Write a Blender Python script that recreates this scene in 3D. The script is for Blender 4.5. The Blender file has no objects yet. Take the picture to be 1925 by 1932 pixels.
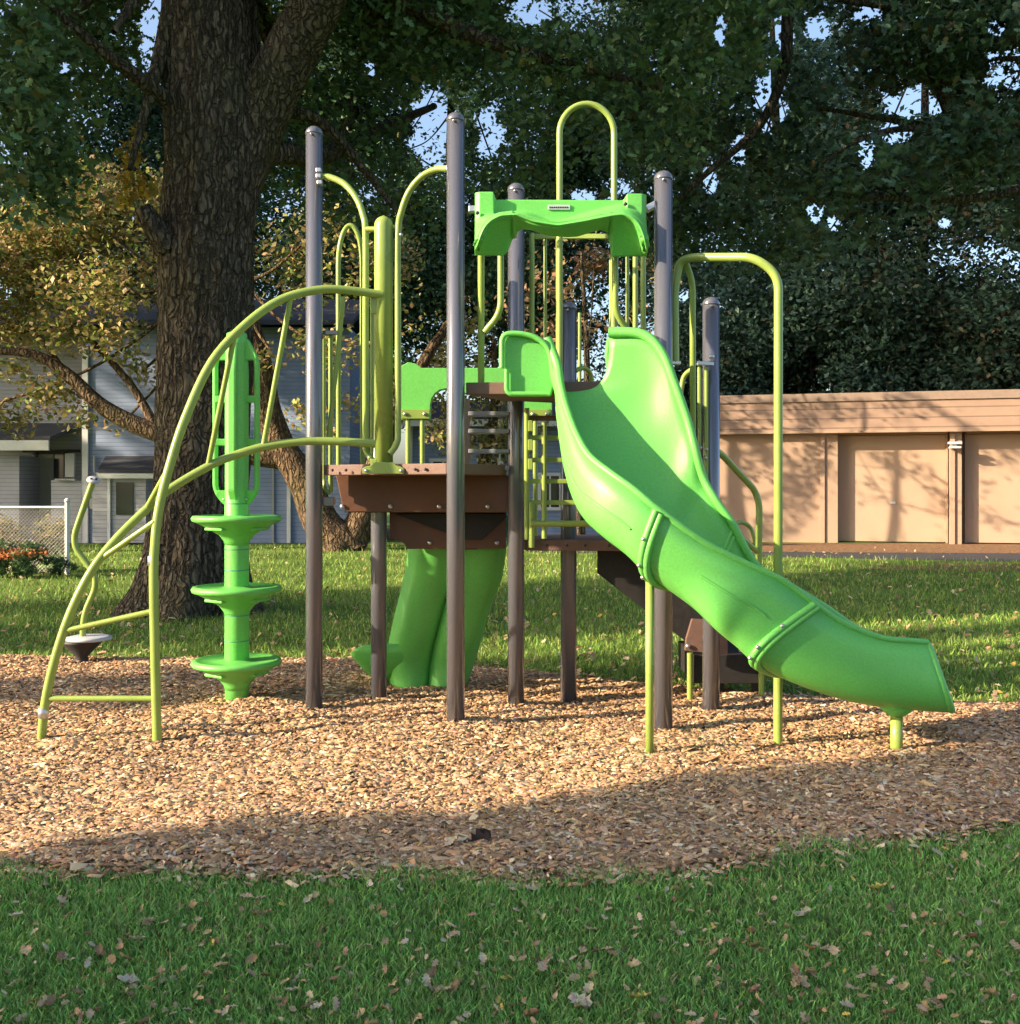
import bpy, bmesh, math, random
import numpy as np
from mathutils import Vector, Matrix, noise

random.seed(7)
rng = np.random.default_rng(11)
sc = bpy.context.scene
COL = sc.collection

# ------------------------------------------------------------------ camera
EYE = 1.5
F = 2000.0
cam_d = bpy.data.cameras.new('camera')
cam = bpy.data.objects.new('camera', cam_d); COL.objects.link(cam)
cam.location = (0, 0, EYE); cam.rotation_euler = (math.radians(90), 0, 0)
cam_d.sensor_fit = 'HORIZONTAL'; cam_d.sensor_width = 36.0
cam_d.lens = 36.0 * F / 1925.0
cam_d.shift_y = -45.0 / 1925.0
cam_d.clip_end = 2000
sc.camera = cam

def P(x, y, z):
    """a point seen at (x, y) of the 1925 px wide picture, z metres away"""
    return Vector(((x - 962.5) * z / F, z, EYE - (y - 921.0) * z / F))

# ------------------------------------------------------------------ light
SUN_EL = math.radians(22.0)
TDIR = (0.940, 0.342)                      # the way shadows fall on the ground
w = bpy.data.worlds.new('World'); sc.world = w; w.use_nodes = True
nt = w.node_tree; nt.nodes.clear()
sky = nt.nodes.new('ShaderNodeTexSky'); sky.sky_type = 'NISHITA'; sky.sun_disc = False
sky.sun_elevation = SUN_EL; sky.dust_density = 3.0; sky.air_density = 0.9
sky.sun_rotation = math.atan2(-TDIR[0], -TDIR[1])
bg = nt.nodes.new('ShaderNodeBackground'); bg.inputs[1].default_value = 0.135
wo = nt.nodes.new('ShaderNodeOutputWorld')
nt.links.new(sky.outputs[0], bg.inputs[0]); nt.links.new(bg.outputs[0], wo.inputs[0])
sl = bpy.data.lights.new('sun', 'SUN'); sl.energy = 5.0; sl.angle = math.radians(0.6)
sl.color = (1.0, 0.80, 0.56)
so = bpy.data.objects.new('sun', sl); COL.objects.link(so)
dvec = Vector((TDIR[0] * math.cos(SUN_EL), TDIR[1] * math.cos(SUN_EL), -math.sin(SUN_EL)))
so.rotation_euler = dvec.to_track_quat('-Z', 'Y').to_euler()
so.location = (-20, -8, 14)
sc.view_settings.view_transform = 'Standard'
sc.view_settings.look = 'None'
sc.view_settings.exposure = 1.4
sc.view_settings.gamma = 1.0
sc.cycles.max_bounces = 6; sc.cycles.diffuse_bounces = 3; sc.cycles.glossy_bounces = 3
sc.cycles.transmission_bounces = 4; sc.cycles.caustics_reflective = False; sc.cycles.caustics_refractive = False

# ------------------------------------------------------------------ materials
def mat(name, col, rough=0.6, metal=0.0, spec=0.5, var=0.0, vscale=8.0, bump=0.0, bscale=60.0, stretch=(1, 1, 1), coat=0.0, grime=0.0):
    m = bpy.data.materials.new(name); m.use_nodes = True
    n = m.node_tree.nodes; l = m.node_tree.links
    b = n['Principled BSDF']
    b.inputs['Base Color'].default_value = (*col, 1)
    b.inputs['Roughness'].default_value = rough
    b.inputs['Metallic'].default_value = metal
    b.inputs['Specular IOR Level'].default_value = spec
    b.inputs['Coat Weight'].default_value = coat
    tc = n.new('ShaderNodeTexCoord'); mp = n.new('ShaderNodeMapping')
    mp.inputs['Scale'].default_value = stretch
    l.new(tc.outputs['Object'], mp.inputs['Vector'])
    last = None
    if var > 0:
        t = n.new('ShaderNodeTexNoise'); t.inputs['Scale'].default_value = vscale; t.inputs['Detail'].default_value = 6
        l.new(mp.outputs[0], t.inputs['Vector'])
        r = n.new('ShaderNodeMapRange'); r.inputs['From Min'].default_value = 0.3; r.inputs['From Max'].default_value = 0.7
        r.inputs['To Min'].default_value = 1 - var; r.inputs['To Max'].default_value = 1 + var
        l.new(t.outputs['Fac'], r.inputs['Value'])
        mx = n.new('ShaderNodeVectorMath'); mx.operation = 'SCALE'; mx.inputs[0].default_value = col
        l.new(r.outputs[0], mx.inputs['Scale']); l.new(mx.outputs[0], b.inputs['Base Color']); last = mx
        r2 = n.new('ShaderNodeMapRange'); r2.inputs['From Min'].default_value = 0.3; r2.inputs['From Max'].default_value = 0.7
        r2.inputs['To Min'].default_value = rough * 0.85; r2.inputs['To Max'].default_value = min(1, rough * 1.25)
        l.new(t.outputs['Fac'], r2.inputs['Value']); l.new(r2.outputs[0], b.inputs['Roughness'])
    if grime > 0:
        g = n.new('ShaderNodeTexNoise'); g.inputs['Scale'].default_value = 3.3; g.inputs['Detail'].default_value = 9; g.inputs['Roughness'].default_value = 0.7
        l.new(tc.outputs['Object'], g.inputs['Vector'])
        gr = n.new('ShaderNodeMapRange'); gr.inputs['From Min'].default_value = 0.52; gr.inputs['From Max'].default_value = 0.75
        gr.inputs['To Max'].default_value = grime
        l.new(g.outputs['Fac'], gr.inputs['Value'])
        mg = n.new('ShaderNodeMixRGB'); mg.inputs['Color2'].default_value = (0.16, 0.12, 0.08, 1)
        l.new(gr.outputs[0], mg.inputs['Fac'])
        if last: l.new(last.outputs[0], mg.inputs['Color1'])
        else: mg.inputs['Color1'].default_value = (*col, 1)
        l.new(mg.outputs[0], b.inputs['Base Color'])
    if bump > 0:
        t = n.new('ShaderNodeTexNoise'); t.inputs['Scale'].default_value = bscale; t.inputs['Detail'].default_value = 3
        l.new(mp.outputs[0], t.inputs['Vector'])
        bp = n.new('ShaderNodeBump'); bp.inputs['Strength'].default_value = bump; bp.inputs['Distance'].default_value = 0.01
        l.new(t.outputs['Fac'], bp.inputs['Height']); l.new(bp.outputs[0], b.inputs['Normal'])
    return m

def attr_mat(name, rough=0.7, trans=0.0, spec=0.3, bump=0.0):
    """colour read from the mesh's own per-piece colours (random piece to piece)"""
    m = bpy.data.materials.new(name); m.use_nodes = True
    n = m.node_tree.nodes; l = m.node_tree.links
    b = n['Principled BSDF']; b.inputs['Roughness'].default_value = rough; b.inputs['Specular IOR Level'].default_value = spec
    a = n.new('ShaderNodeAttribute'); a.attribute_name = 'tint'
    l.new(a.outputs['Color'], b.inputs['Base Color'])
    if trans > 0:
        t = n.new('ShaderNodeBsdfTranslucent'); l.new(a.outputs['Color'], t.inputs['Color'])
        mx = n.new('ShaderNodeMixShader'); mx.inputs[0].default_value = trans
        l.new(b.outputs[0], mx.inputs[1]); l.new(t.outputs[0], mx.inputs[2])
        l.new(mx.outputs[0], n['Material Output'].inputs[0])
    return m

M = {}
M['plastic'] = mat('green_plastic', (0.135, 0.49, 0.095), 0.38, spec=0.45, var=0.09, vscale=90, bump=0.12, bscale=420, grime=0.15)
M['lime'] = mat('lime_pipe_paint', (0.25, 0.345, 0.075), 0.30, spec=0.5, var=0.07, vscale=6, grime=0.12)
M['post'] = mat('bronze_post_paint', (0.132, 0.136, 0.165), 0.22, metal=0.3, spec=0.7, coat=0.5, var=0.02, vscale=200)
M['deck'] = mat('brown_deck_coating', (0.15, 0.085, 0.068), 0.6, var=0.12, vscale=30, bump=0.3, bscale=200, grime=0.3)
M['brown'] = mat('brown_riser_plastic', (0.115, 0.047, 0.023), 0.5, var=0.1, vscale=20, grime=0.2)
M['dark'] = mat('black_stair_coating', (0.014, 0.012, 0.012), 0.65, var=0.2, vscale=30)
M['steel'] = mat('galvanised_steel', (0.55, 0.55, 0.56), 0.35, metal=0.85)
M['rung'] = mat('grey_coated_tread', (0.22, 0.23, 0.27), 0.5, var=0.1)
M['plate'] = mat('silver_name_plate', (0.42, 0.46, 0.5), 0.4)
M['teal'] = mat('teal_plastic', (0.05, 0.26, 0.19), 0.45, var=0.1, vscale=30)
M['silverplastic'] = mat('pale_grey_plastic', (0.45, 0.47, 0.5), 0.5)
M['black'] = mat('black_rubber', (0.02, 0.02, 0.022), 0.6)
M['gridgap'] = mat('dark_gap', (0.02, 0.02, 0.02), 0.9)

def bark_mat(name, c1, c2, sc_=1.0):
    m = bpy.data.materials.new(name); m.use_nodes = True
    n = m.node_tree.nodes; l = m.node_tree.links; b = n['Principled BSDF']
    b.inputs['Roughness'].default_value = 0.9; b.inputs['Specular IOR Level'].default_value = 0.15
    tc = n.new('ShaderNodeTexCoord'); mp = n.new('ShaderNodeMapping'); mp.inputs['Scale'].default_value = (24 * sc_, 24 * sc_, 3.6 * sc_)
    l.new(tc.outputs['Object'], mp.inputs['Vector'])
    v = n.new('ShaderNodeTexNoise'); v.inputs['Scale'].default_value = 1.2; v.inputs['Detail'].default_value = 8; v.inputs['Distortion'].default_value = 0.8
    l.new(mp.outputs[0], v.inputs['Vector'])
    mp2 = n.new('ShaderNodeMapping'); mp2.inputs['Scale'].default_value = (11 * sc_, 11 * sc_, 2.6 * sc_)
    wn = n.new('ShaderNodeTexNoise'); wn.inputs['Scale'].default_value = 5.0; wn.inputs['Detail'].default_value = 3; l.new(tc.outputs['Object'], wn.inputs['Vector'])
    wa = n.new('ShaderNodeVectorMath'); wa.operation = 'MULTIPLY_ADD'; wa.inputs[1].default_value = (.22, .22, .5); l.new(wn.outputs['Color'], wa.inputs[0]); l.new(tc.outputs['Object'], wa.inputs[2])
    l.new(wa.outputs[0], mp2.inputs['Vector'])
    vo = n.new('ShaderNodeTexVoronoi'); vo.feature = 'DISTANCE_TO_EDGE'; vo.inputs['Scale'].default_value = 1.3; l.new(mp2.outputs[0], vo.inputs['Vector'])
    vr = n.new('ShaderNodeMapRange'); vr.inputs['From Min'].default_value = 0.0; vr.inputs['From Max'].default_value = 0.22; l.new(vo.outputs['Distance'], vr.inputs['Value'])
    cr = n.new('ShaderNodeValToRGB')
    cr.color_ramp.elements[0].position = 0.38; cr.color_ramp.elements[0].color = (*c1, 1)
    cr.color_ramp.elements[1].position = 0.66; cr.color_ramp.elements[1].color = (*c2, 1)
    l.new(v.outputs['Fac'], cr.inputs[0])
    big = n.new('ShaderNodeTexNoise'); big.inputs['Scale'].default_value = 0.9; big.inputs['Detail'].default_value = 4
    l.new(tc.outputs['Object'], big.inputs['Vector'])
    mr = n.new('ShaderNodeMapRange'); mr.inputs['From Min'].default_value = 0.45; mr.inputs['From Max'].default_value = 0.7; mr.inputs['To Max'].default_value = 0.4
    l.new(big.outputs['Fac'], mr.inputs['Value'])
    mg = n.new('ShaderNodeMixRGB'); mg.inputs['Color2'].default_value = (0.10, 0.105, 0.045, 1)
    l.new(mr.outputs[0], mg.inputs['Fac']); l.new(cr.outputs[0], mg.inputs['Color1']); l.new(mg.outputs[0], b.inputs['Base Color'])
    dk_ = n.new('ShaderNodeMapRange'); dk_.inputs['To Min'].default_value = 0.45; l.new(vr.outputs[0], dk_.inputs['Value'])
    sm = n.new('ShaderNodeVectorMath'); sm.operation = 'SCALE'; l.new(mg.outputs[0], sm.inputs[0]); l.new(dk_.outputs[0], sm.inputs['Scale']); l.new(sm.outputs[0], b.inputs['Base Color'])
    ha = n.new('ShaderNodeMath'); ha.operation = 'MULTIPLY_ADD'; ha.inputs[1].default_value = 0.35; l.new(v.outputs['Fac'], ha.inputs[0]); l.new(vr.outputs[0], ha.inputs[2])
    bp = n.new('ShaderNodeBump'); bp.inputs['Strength'].default_value = 1.0; bp.inputs['Distance'].default_value = 0.04
    l.new(ha.outputs[0], bp.inputs['Height']); l.new(bp.outputs[0], b.inputs['Normal'])
    return m
M['bark'] = bark_mat('furrowed_oak_bark', (0.06, 0.048, 0.036), (0.19, 0.155, 0.11))
M['bark2'] = bark_mat('tan_bark', (0.07, 0.045, 0.03), (0.26, 0.175, 0.105), 0.7)
M['leaf'] = attr_mat('tree_leaf', 0.55, 0.28, 0.35)
M['grass'] = attr_mat('grass_blade', 0.6, 0.25, 0.3)
M['chip'] = attr_mat('wood_chip', 0.8, 0.0, 0.2)
M['litter'] = attr_mat('dry_leaf', 0.8, 0.1, 0.2)

def ramp_mat(name, stops, scale, rough=0.9, scale2=None, detail=8, bump=0.6, dist=0.02):
    m = bpy.data.materials.new(name); m.use_nodes = True
    n = m.node_tree.nodes; l = m.node_tree.links; b = n['Principled BSDF']
    b.inputs['Roughness'].default_value = rough; b.inputs['Specular IOR Level'].default_value = 0.15
    tc = n.new('ShaderNodeTexCoord')
    t = n.new('ShaderNodeTexNoise'); t.inputs['Scale'].default_value = scale; t.inputs['Detail'].default_value = detail; t.inputs['Roughness'].default_value = 0.7
    l.new(tc.outputs['Object'], t.inputs['Vector'])
    fac = t.outputs['Fac']
    if scale2:
        t2 = n.new('ShaderNodeTexNoise'); t2.inputs['Scale'].default_value = scale2; t2.inputs['Detail'].default_value = 4
        l.new(tc.outputs['Object'], t2.inputs['Vector'])
        ad = n.new('ShaderNodeMath'); ad.operation = 'ADD'; l.new(fac, ad.inputs[0]); l.new(t2.outputs['Fac'], ad.inputs[1])
        hf = n.new('ShaderNodeMath'); hf.operation = 'MULTIPLY'; hf.inputs[1].default_value = 0.5; l.new(ad.outputs[0], hf.inputs[0]); fac = hf.outputs[0]
    cr = n.new('ShaderNodeValToRGB')
    while len(cr.color_ramp.elements) < len(stops): cr.color_ramp.elements.new(0.5)
    for e, (p, c) in zip(cr.color_ramp.elements, stops): e.position = p; e.color = (*c, 1)
    l.new(fac, cr.inputs[0]); l.new(cr.outputs[0], b.inputs['Base Color'])
    bp = n.new('ShaderNodeBump'); bp.inputs['Strength'].default_value = bump; bp.inputs['Distance'].default_value = dist
    l.new(t.outputs['Fac'], bp.inputs['Height']); l.new(bp.outputs[0], b.inputs['Normal'])
    return m
M['turf'] = ramp_mat('turf', [(0.35, (0.05, 0.08, 0.02)), (0.5, (0.11, 0.18, 0.035)), (0.62, (0.20, 0.26, 0.06)), (0.72, (0.27, 0.25, 0.09))], 35, scale2=0.7)
M['bed'] = ramp_mat('chip_bed', [(0.35, (0.20, 0.115, 0.065)), (0.5, (0.34, 0.21, 0.12)), (0.65, (0.48, 0.32, 0.20))], 60)
M['asphalt'] = ramp_mat('asphalt', [(0.3, (0.045, 0.045, 0.05)), (0.7, (0.085, 0.085, 0.095))], 60, bump=0.3)
M['leafbed'] = ramp_mat('leaf_litter_ground', [(0.35, (0.10, 0.06, 0.035)), (0.55, (0.26, 0.15, 0.08)), (0.7, (0.40, 0.25, 0.14))], 9)

# ------------------------------------------------------------------ helpers
def tag(o, label=None, cat=None, group=None, kind=None):
    if label: o['label'] = label
    if cat: o['category'] = cat
    if group: o['group'] = group
    if kind: o['kind'] = kind
    return o

def empty(name, loc, label, cat, group=None):
    o = bpy.data.objects.new(name, None); COL.objects.link(o); o.location = loc
    o.empty_display_size = 0.2
    return tag(o, label, cat, group)

def origin(o):
    v = Vector((0, 0, 0))
    while o is not None: v = v + o.location; o = o.parent
    return v

class MB:
    """collects shapes given in world coordinates; build() links them as one mesh"""
    def __init__(s): s.v = []; s.f = []; s.smooth = []
    def add(s, vs, fs, smooth=False):
        n = len(s.v); s.v += [Vector(v) for v in vs]
        for f in fs: s.f.append(tuple(i + n for i in f)); s.smooth.append(smooth)
        return s
    def tube(s, pts, r, seg=14, caps=True):
        pts = [Vector(p) for p in pts]; n = len(pts)
        rs = [r] * n if not hasattr(r, '__len__') else list(r)
        up = None; vs = []
        for i, p in enumerate(pts):
            t = (pts[min(i + 1, n - 1)] - pts[max(i - 1, 0)])
            if t.length < 1e-9: t = Vector((0, 0, 1))
            t.normalize()
            if up is None:
                up = Vector((0, 0, 1)) if abs(t.z) < 0.9 else Vector((1, 0, 0))
            a = (up - t * up.dot(t))
            if a.length < 1e-5: a = t.orthogonal()
            a.normalize(); up = a; b = t.cross(a)
            for k in range(seg):
                th = 2 * math.pi * k / seg
                vs.append(p + (a * math.cos(th) + b * math.sin(th)) * rs[i])
        fs = []
        for i in range(n - 1):
            for k in range(seg):
                k2 = (k + 1) % seg
                fs.append((i * seg + k, i * seg + k2, (i + 1) * seg + k2, (i + 1) * seg + k))
        s.add(vs, fs, True)
        if caps:
            s.add([vs[k] for k in range(seg)], [tuple(range(seg - 1, -1, -1))])
            s.add([vs[(n - 1) * seg + k] for k in range(seg)], [tuple(range(seg))])
        return s
    def lathe(s, c, prof, seg=32, axis=None):
        """prof: list of (radius, height) about a vertical axis at c"""
        c = Vector(c); vs = []; fs = []
        rot = Matrix.Identity(3) if axis is None else Vector((0, 0, 1)).rotation_difference(Vector(axis)).to_matrix()
        for (r, h) in prof:
            for k in range(seg):
                th = 2 * math.pi * k / seg
                vs.append(c + rot @ Vector((r * math.cos(th), r * math.sin(th), h)))
        for i in range(len(prof) - 1):
            for k in range(seg):
                k2 = (k + 1) % seg
                fs.append((i * seg + k, i * seg + k2, (i + 1) * seg + k2, (i + 1) * seg + k))
        fs.append(tuple(range(seg - 1, -1, -1))); fs.append(tuple((len(prof) - 1) * seg + k for k in range(seg)))
        return s.add(vs, fs, True)
    def box(s, c, size, rz=0.0, bev=0.0, rot=None):
        bm = bmesh.new(); bmesh.ops.create_cube(bm, size=1.0)
        for v in bm.verts: v.co = Vector((v.co.x * size[0], v.co.y * size[1], v.co.z * size[2]))
        if bev > 0: bmesh.ops.bevel(bm, geom=bm.edges[:], offset=bev, segments=2, affect='EDGES', profile=0.5)
        R = rot if rot is not None else Matrix.Rotation(rz, 3, 'Z')
        vs = [Vector(c) + R @ v.co for v in bm.verts]; bm.verts.index_update()
        fs = [tuple(v.index for v in f.verts) for f in bm.faces]
        bm.free(); return s.add(vs, fs)
    def bar(s, a, b, wd, ht, bev=0.0):
        """a box whose axis runs from a to b; wd sideways, ht upwards"""
        a = Vector(a); b = Vector(b); d = b - a; L = d.length; x = d.normalized()
        up = Vector((0, 0, 1)) if abs(x.z) < 0.95 else Vector((0, 1, 0))
        y = up.cross(x).normalized(); z = x.cross(y)
        R = Matrix((x, y, z)).transposed()
        return s.box((a + b) / 2, (L, wd, ht), bev=bev, rot=R)
    def prism(s, poly, ext, bev=0.0):
        """poly: planar list of points, pushed along the vector ext"""
        bm = bmesh.new(); vs = [bm.verts.new(p) for p in poly]; f = bm.faces.new(vs)
        r = bmesh.ops.extrude_face_region(bm, geom=[f])
        nv = [e for e in r['geom'] if isinstance(e, bmesh.types.BMVert)]
        bmesh.ops.translate(bm, verts=nv, vec=Vector(ext))
        bmesh.ops.recalc_face_normals(bm, faces=bm.faces[:])
        if bev > 0:
            bmesh.ops.bevel(bm, geom=bm.edges[:], offset=bev, segments=2, affect='EDGES', profile=0.5)
        bm.verts.index_update()
        out = [v.co.copy() for v in bm.verts]; fs = [tuple(v.index for v in f.verts) for f in bm.faces]
        bm.free(); return s.add(out, fs)
    def build(s, name, m, parent=None, merge=False):
        me = bpy.data.meshes.new(name)
        o = bpy.data.objects.new(name, me); COL.objects.link(o)
        off = Vector((0, 0, 0))
        if parent is not None: o.parent = parent; off = origin(parent)
        me.from_pydata([v - off for v in s.v], [], s.f)
        me.polygons.foreach_set('use_smooth', s.smooth)
        if merge:
            bm = bmesh.new(); bm.from_mesh(me); bmesh.ops.remove_doubles(bm, verts=bm.verts[:], dist=1e-5); bm.to_mesh(me); bm.free()
        me.materials.append(m); me.update()
        return o

def curve(pts, n=8):
    """Catmull-Rom through the points"""
    pts = [Vector(p) for p in pts]
    q = [pts[0] * 2 - pts[1]] + pts + [pts[-1] * 2 - pts[-2]]
    out = []
    for i in range(1, len(q) - 2):
        for k in range(n):
            t = k / n; a, b, c, d = q[i - 1], q[i], q[i + 1], q[i + 2]
            out.append(0.5 * ((2 * b) + (c - a) * t + (2 * a - 5 * b + 4 * c - d) * t * t + (3 * b - a - 3 * c + d) * t ** 3))
    out.append(pts[-1]); return out

def rounded(pts, rad=0.08, n=7):
    """polyline with bent corners, as pipe is bent"""
    pts = [Vector(p) for p in pts]; out = [pts[0]]
    for i in range(1, len(pts) - 1):
        a, b, c = pts[i - 1], pts[i], pts[i + 1]
        d1 = (a - b); d2 = (c - b); r = min(rad, d1.length * 0.48, d2.length * 0.48)
        p = b + d1.normalized() * r; q = b + d2.normalized() * r
        for k in range(n + 1):
            t = k / n; out.append(p * (1 - t) ** 2 + b * 2 * t * (1 - t) + q * t * t)
    out.append(pts[-1]); return out

def Pz(lst, z): return [P(x, y, z) for x, y in lst]

def np_mesh(name, verts, nper, faces_t, cols, m, parent=None, smooth=False):
    """verts (N, nper, 3); faces_t: list of index tuples of one piece; cols (N,3)"""
    N = verts.shape[0]
    V = verts.reshape(-1, 3).astype(np.float32)
    if parent is not None: V = V - np.array(origin(parent), dtype=np.float32)
    me = bpy.data.meshes.new(name)
    me.vertices.add(len(V)); me.vertices.foreach_set('co', V.ravel())
    lt = [len(f) for f in faces_t]; per = sum(lt)
    base = np.concatenate([np.array(f) for f in faces_t])
    li = (base[None, :] + (np.arange(N) * nper)[:, None]).ravel().astype(np.int32)
    me.loops.add(len(li)); me.loops.foreach_set('vertex_index', li)
    starts = np.concatenate([[0], np.cumsum(lt)[:-1]])
    ls = (starts[None, :] + (np.arange(N) * per)[:, None]).ravel().astype(np.int32)
    me.polygons.add(len(ls)); me.polygons.foreach_set('loop_start', ls)
    me.polygons.foreach_set('loop_total', np.tile(lt, N).astype(np.int32))
    me.update(calc_edges=True)
    a = me.color_attributes.new('tint', 'FLOAT_COLOR', 'POINT')
    c = np.ones((N, nper, 4), dtype=np.float32); c[:, :, :3] = cols[:, None, :]
    a.data.foreach_set('color', c.ravel())
    if smooth: me.polygons.foreach_set('use_smooth', np.ones(len(ls), dtype=bool))
    me.materials.append(m); me.validate()
    o = bpy.data.objects.new(name, me); COL.objects.link(o)
    if parent is not None: o.parent = parent
    return o

def rand_frames(n, up=0.35, seed_rng=None):
    r = seed_rng or rng
    nrm = r.normal(size=(n, 3)); nrm[:, 2] = np.abs(nrm[:, 2]) + up
    nrm /= np.linalg.norm(nrm, axis=1)[:, None]
    t = r.normal(size=(n, 3)); t -= nrm * (t * nrm).sum(1)[:, None]; t /= np.linalg.norm(t, axis=1)[:, None]
    b = np.cross(nrm, t)
    return t, b, nrm

def pick(pal, n, jit=0.18):
    c = np.array([p[1] for p in pal]); wt = np.array([p[0] for p in pal], float); wt /= wt.sum()
    i = rng.choice(len(pal), n, p=wt)
    return np.clip(c[i] * (1 + rng.normal(0, jit, (n, 1))) * (1 + rng.normal(0, 0.05, (n, 3))), 0.004, 0.9)

# lobed leaf outline (x along the leaf, y across, fold upwards)
LOBED = np.array([(-.5, 0, 0), (-.28, .24, .05), (-.12, .13, .03), (.05, .38, .1), (.16, .16, .04), (.32, .26, .04), (.5, 0, -.06),
                  (.32, -.24, .05), (.16, -.15, .03), (.03, -.36, .1), (-.12, -.13, .03), (-.28, -.22, .05)])
LOBED_F = [(0, 1, 2, 3, 4, 5, 6), (0, 6, 7, 8, 9, 10, 11)]
OVAL = np.array([(-.5, 0, 0), (-.08, .30, .07), (.5, 0, -.05), (-.08, -.30, .07)])
OVAL_F = [(0, 1, 2), (0, 2, 3)]

DAP = [(1430, 850, 48, 50), (1500, 930, 36, 75), (1545, 850, 26, 60), (1400, 880, 30, 40), (1470, 990, 40, 26), (1640, 845, 30, 20), (1690, 860, 34, 34), (1742, 905, 32, 62), (1768, 965, 26, 36), (1715, 825, 40, 20), (1862, 850, 44, 36), (1838, 925, 16, 66), (1450, 785, 90, 26), (1620, 788, 60, 22), (1760, 780, 80, 24), (1900, 765, 60, 20)]
def dapple(p):
    """thins the crowns upstream of the garage so that its front is flecked and not wholly shaded"""
    d = np.array([TDIR[0], TDIR[1], -TANE])
    # garage front: y = 29.9 - 0.262 (x - 5.82)
    t = (29.9 - 0.262 * (p[:, 0] - 5.82) - p[:, 1]) / (d[1] + 0.262 * d[0])
    h = p + d[None, :] * t[:, None]
    hit = (t > 0) & (h[:, 0] > 5.0) & (h[:, 0] < 17.5) & (h[:, 2] > -0.6) & (h[:, 2] < 4.4)
    sx = h[:, 0] / h[:, 1] * F + 962.5; sy = 921 - (h[:, 2] - EYE) / h[:, 1] * F
    q = np.full(len(p), 0.012)
    for (cx, cy, rx, ry) in DAP:
        e = ((sx - cx) / rx) ** 2 + ((sy - cy) / ry) ** 2
        q = np.maximum(q, np.where(e < 1 + .5 * np.sin(sx / 4 + cy) * np.sin(sy / 5 + cx), 0.22, 0))
    return ~hit | (rng.uniform(size=len(p)) < q)

def leaves(name, pts, size, pal, m, parent=None, tmpl='oval', up=0.35, jit=0.2):
    n = len(pts); t, b, nr = rand_frames(n, up)
    T, Fc = (LOBED, LOBED_F) if tmpl == 'lobed' else (OVAL, OVAL_F)
    s = size * rng.uniform(0.65, 1.3, n)
    v = pts[:, None, :] + s[:, None, None] * (T[None, :, 0:1] * t[:, None, :] + T[None, :, 1:2] * b[:, None, :] + T[None, :, 2:3] * nr[:, None, :] * rng.uniform(-1, 1.8, (n, 1, 1)))
    return np_mesh(name, v, len(T), Fc, pick(pal, n, jit), m, parent)

def blob_points(blobs, n, shell=0.45):
    """points spread in the volumes of blobs (x, y, z, rx, rz)"""
    B = np.array(blobs, float); wt = B[:, 3] ** 2 * B[:, 4]; wt /= wt.sum()
    i = rng.choice(len(B), n, p=wt)
    d = rng.normal(size=(n, 3)); d /= np.linalg.norm(d, axis=1)[:, None]
    r = rng.uniform(0, 1, n) ** shell
    r = r[:, None]
    return B[i, :3] + d * r * np.stack([B[i, 3], B[i, 3], B[i, 4]], 1)

def uv_of(p):                     # u: across the sun's path, v: along it
    return -TDIR[1] * p[..., 0] + TDIR[0] * p[..., 1], TDIR[0] * p[..., 0] + TDIR[1] * p[..., 1]

TANE = math.tan(SUN_EL)
def clear_play(p):
    """False for leaves that would stand between the sun and the play equipment"""
    u, v = uv_of(p); vl = v + p[..., 2] / TANE          # where this leaf's shadow meets the ground
    h0 = p[..., 2] - TANE * np.maximum(0, -3.2 - v)
    h1 = p[..., 2] - TANE * np.maximum(0, 5.5 - v)
    wob = 0.10 * np.sin(v * 3.1 + p[..., 2] * 2.3)
    lo = 4.56 + 0.05 * np.clip(vl + 0.5, -2, 8)
    hi = 7.66 - 0.05 * np.clip(vl - 2, 0, 5)
    bad = (u > lo + wob) & (u < hi + wob) & (v < 4.5) & (h1 < 4.3) & (h0 > -0.5)
    return ~bad

# ------------------------------------------------------------------ ground
def in_bed_poly():
    near = [(-14, 5.2), (-9, 4.6), (-5, 4.3), (-2.0, 4.17), (-0.96, 4.17), (-0.4, 4.13), (0.08, 4.08), (0.6, 4.13), (1.17, 4.38), (2.26, 4.69), (4.2, 5.2), (6.0, 6.2)]
    far = [(6.2, 6.9), (4.6, 7.2), (3.3, 7.3), (2.0, 7.55), (1.35, 7.8), (0.16, 8.55), (-0.6, 9.0), (-1.7, 9.26), (-4.45, 9.26), (-8, 9.6), (-14, 9.9)]
    n = [Vector((a, b, 0)) for a, b in near]; f = [Vector((a, b, 0)) for a, b in far]
    c = curve(n, 5) + curve(f, 5)
    out = []
    for i, p in enumerate(c):
        out.append((p.x + 0.05 * noise.noise(p * 3.1), p.y + 0.05 * noise.noise(p * 2.7 + Vector((9, 0, 0)))))
    return out
BED = in_bed_poly(); BEDA = np.array(BED)

def inside(pts, poly=BEDA):
    x = pts[:, 0]; y = pts[:, 1]; r = np.zeros(len(pts), bool); n = len(poly); j = n - 1
    for i in range(n):
        xi, yi = poly[i]; xj, yj = poly[j]
        c = ((yi > y) != (yj > y)) & (x < (xj - xi) * (y - yi) / (yj - yi + 1e-12) + xi)
        r ^= c; j = i
    return r

def bed_h(x, y):
    return 0.012 * np.sin(x * 1.7 + y * 2.3) + 0.012 * np.sin(x * 3.9 - y * 1.6 + 1) + 0.008 * np.sin(x * 7.1 + y * 6.3)

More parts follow.
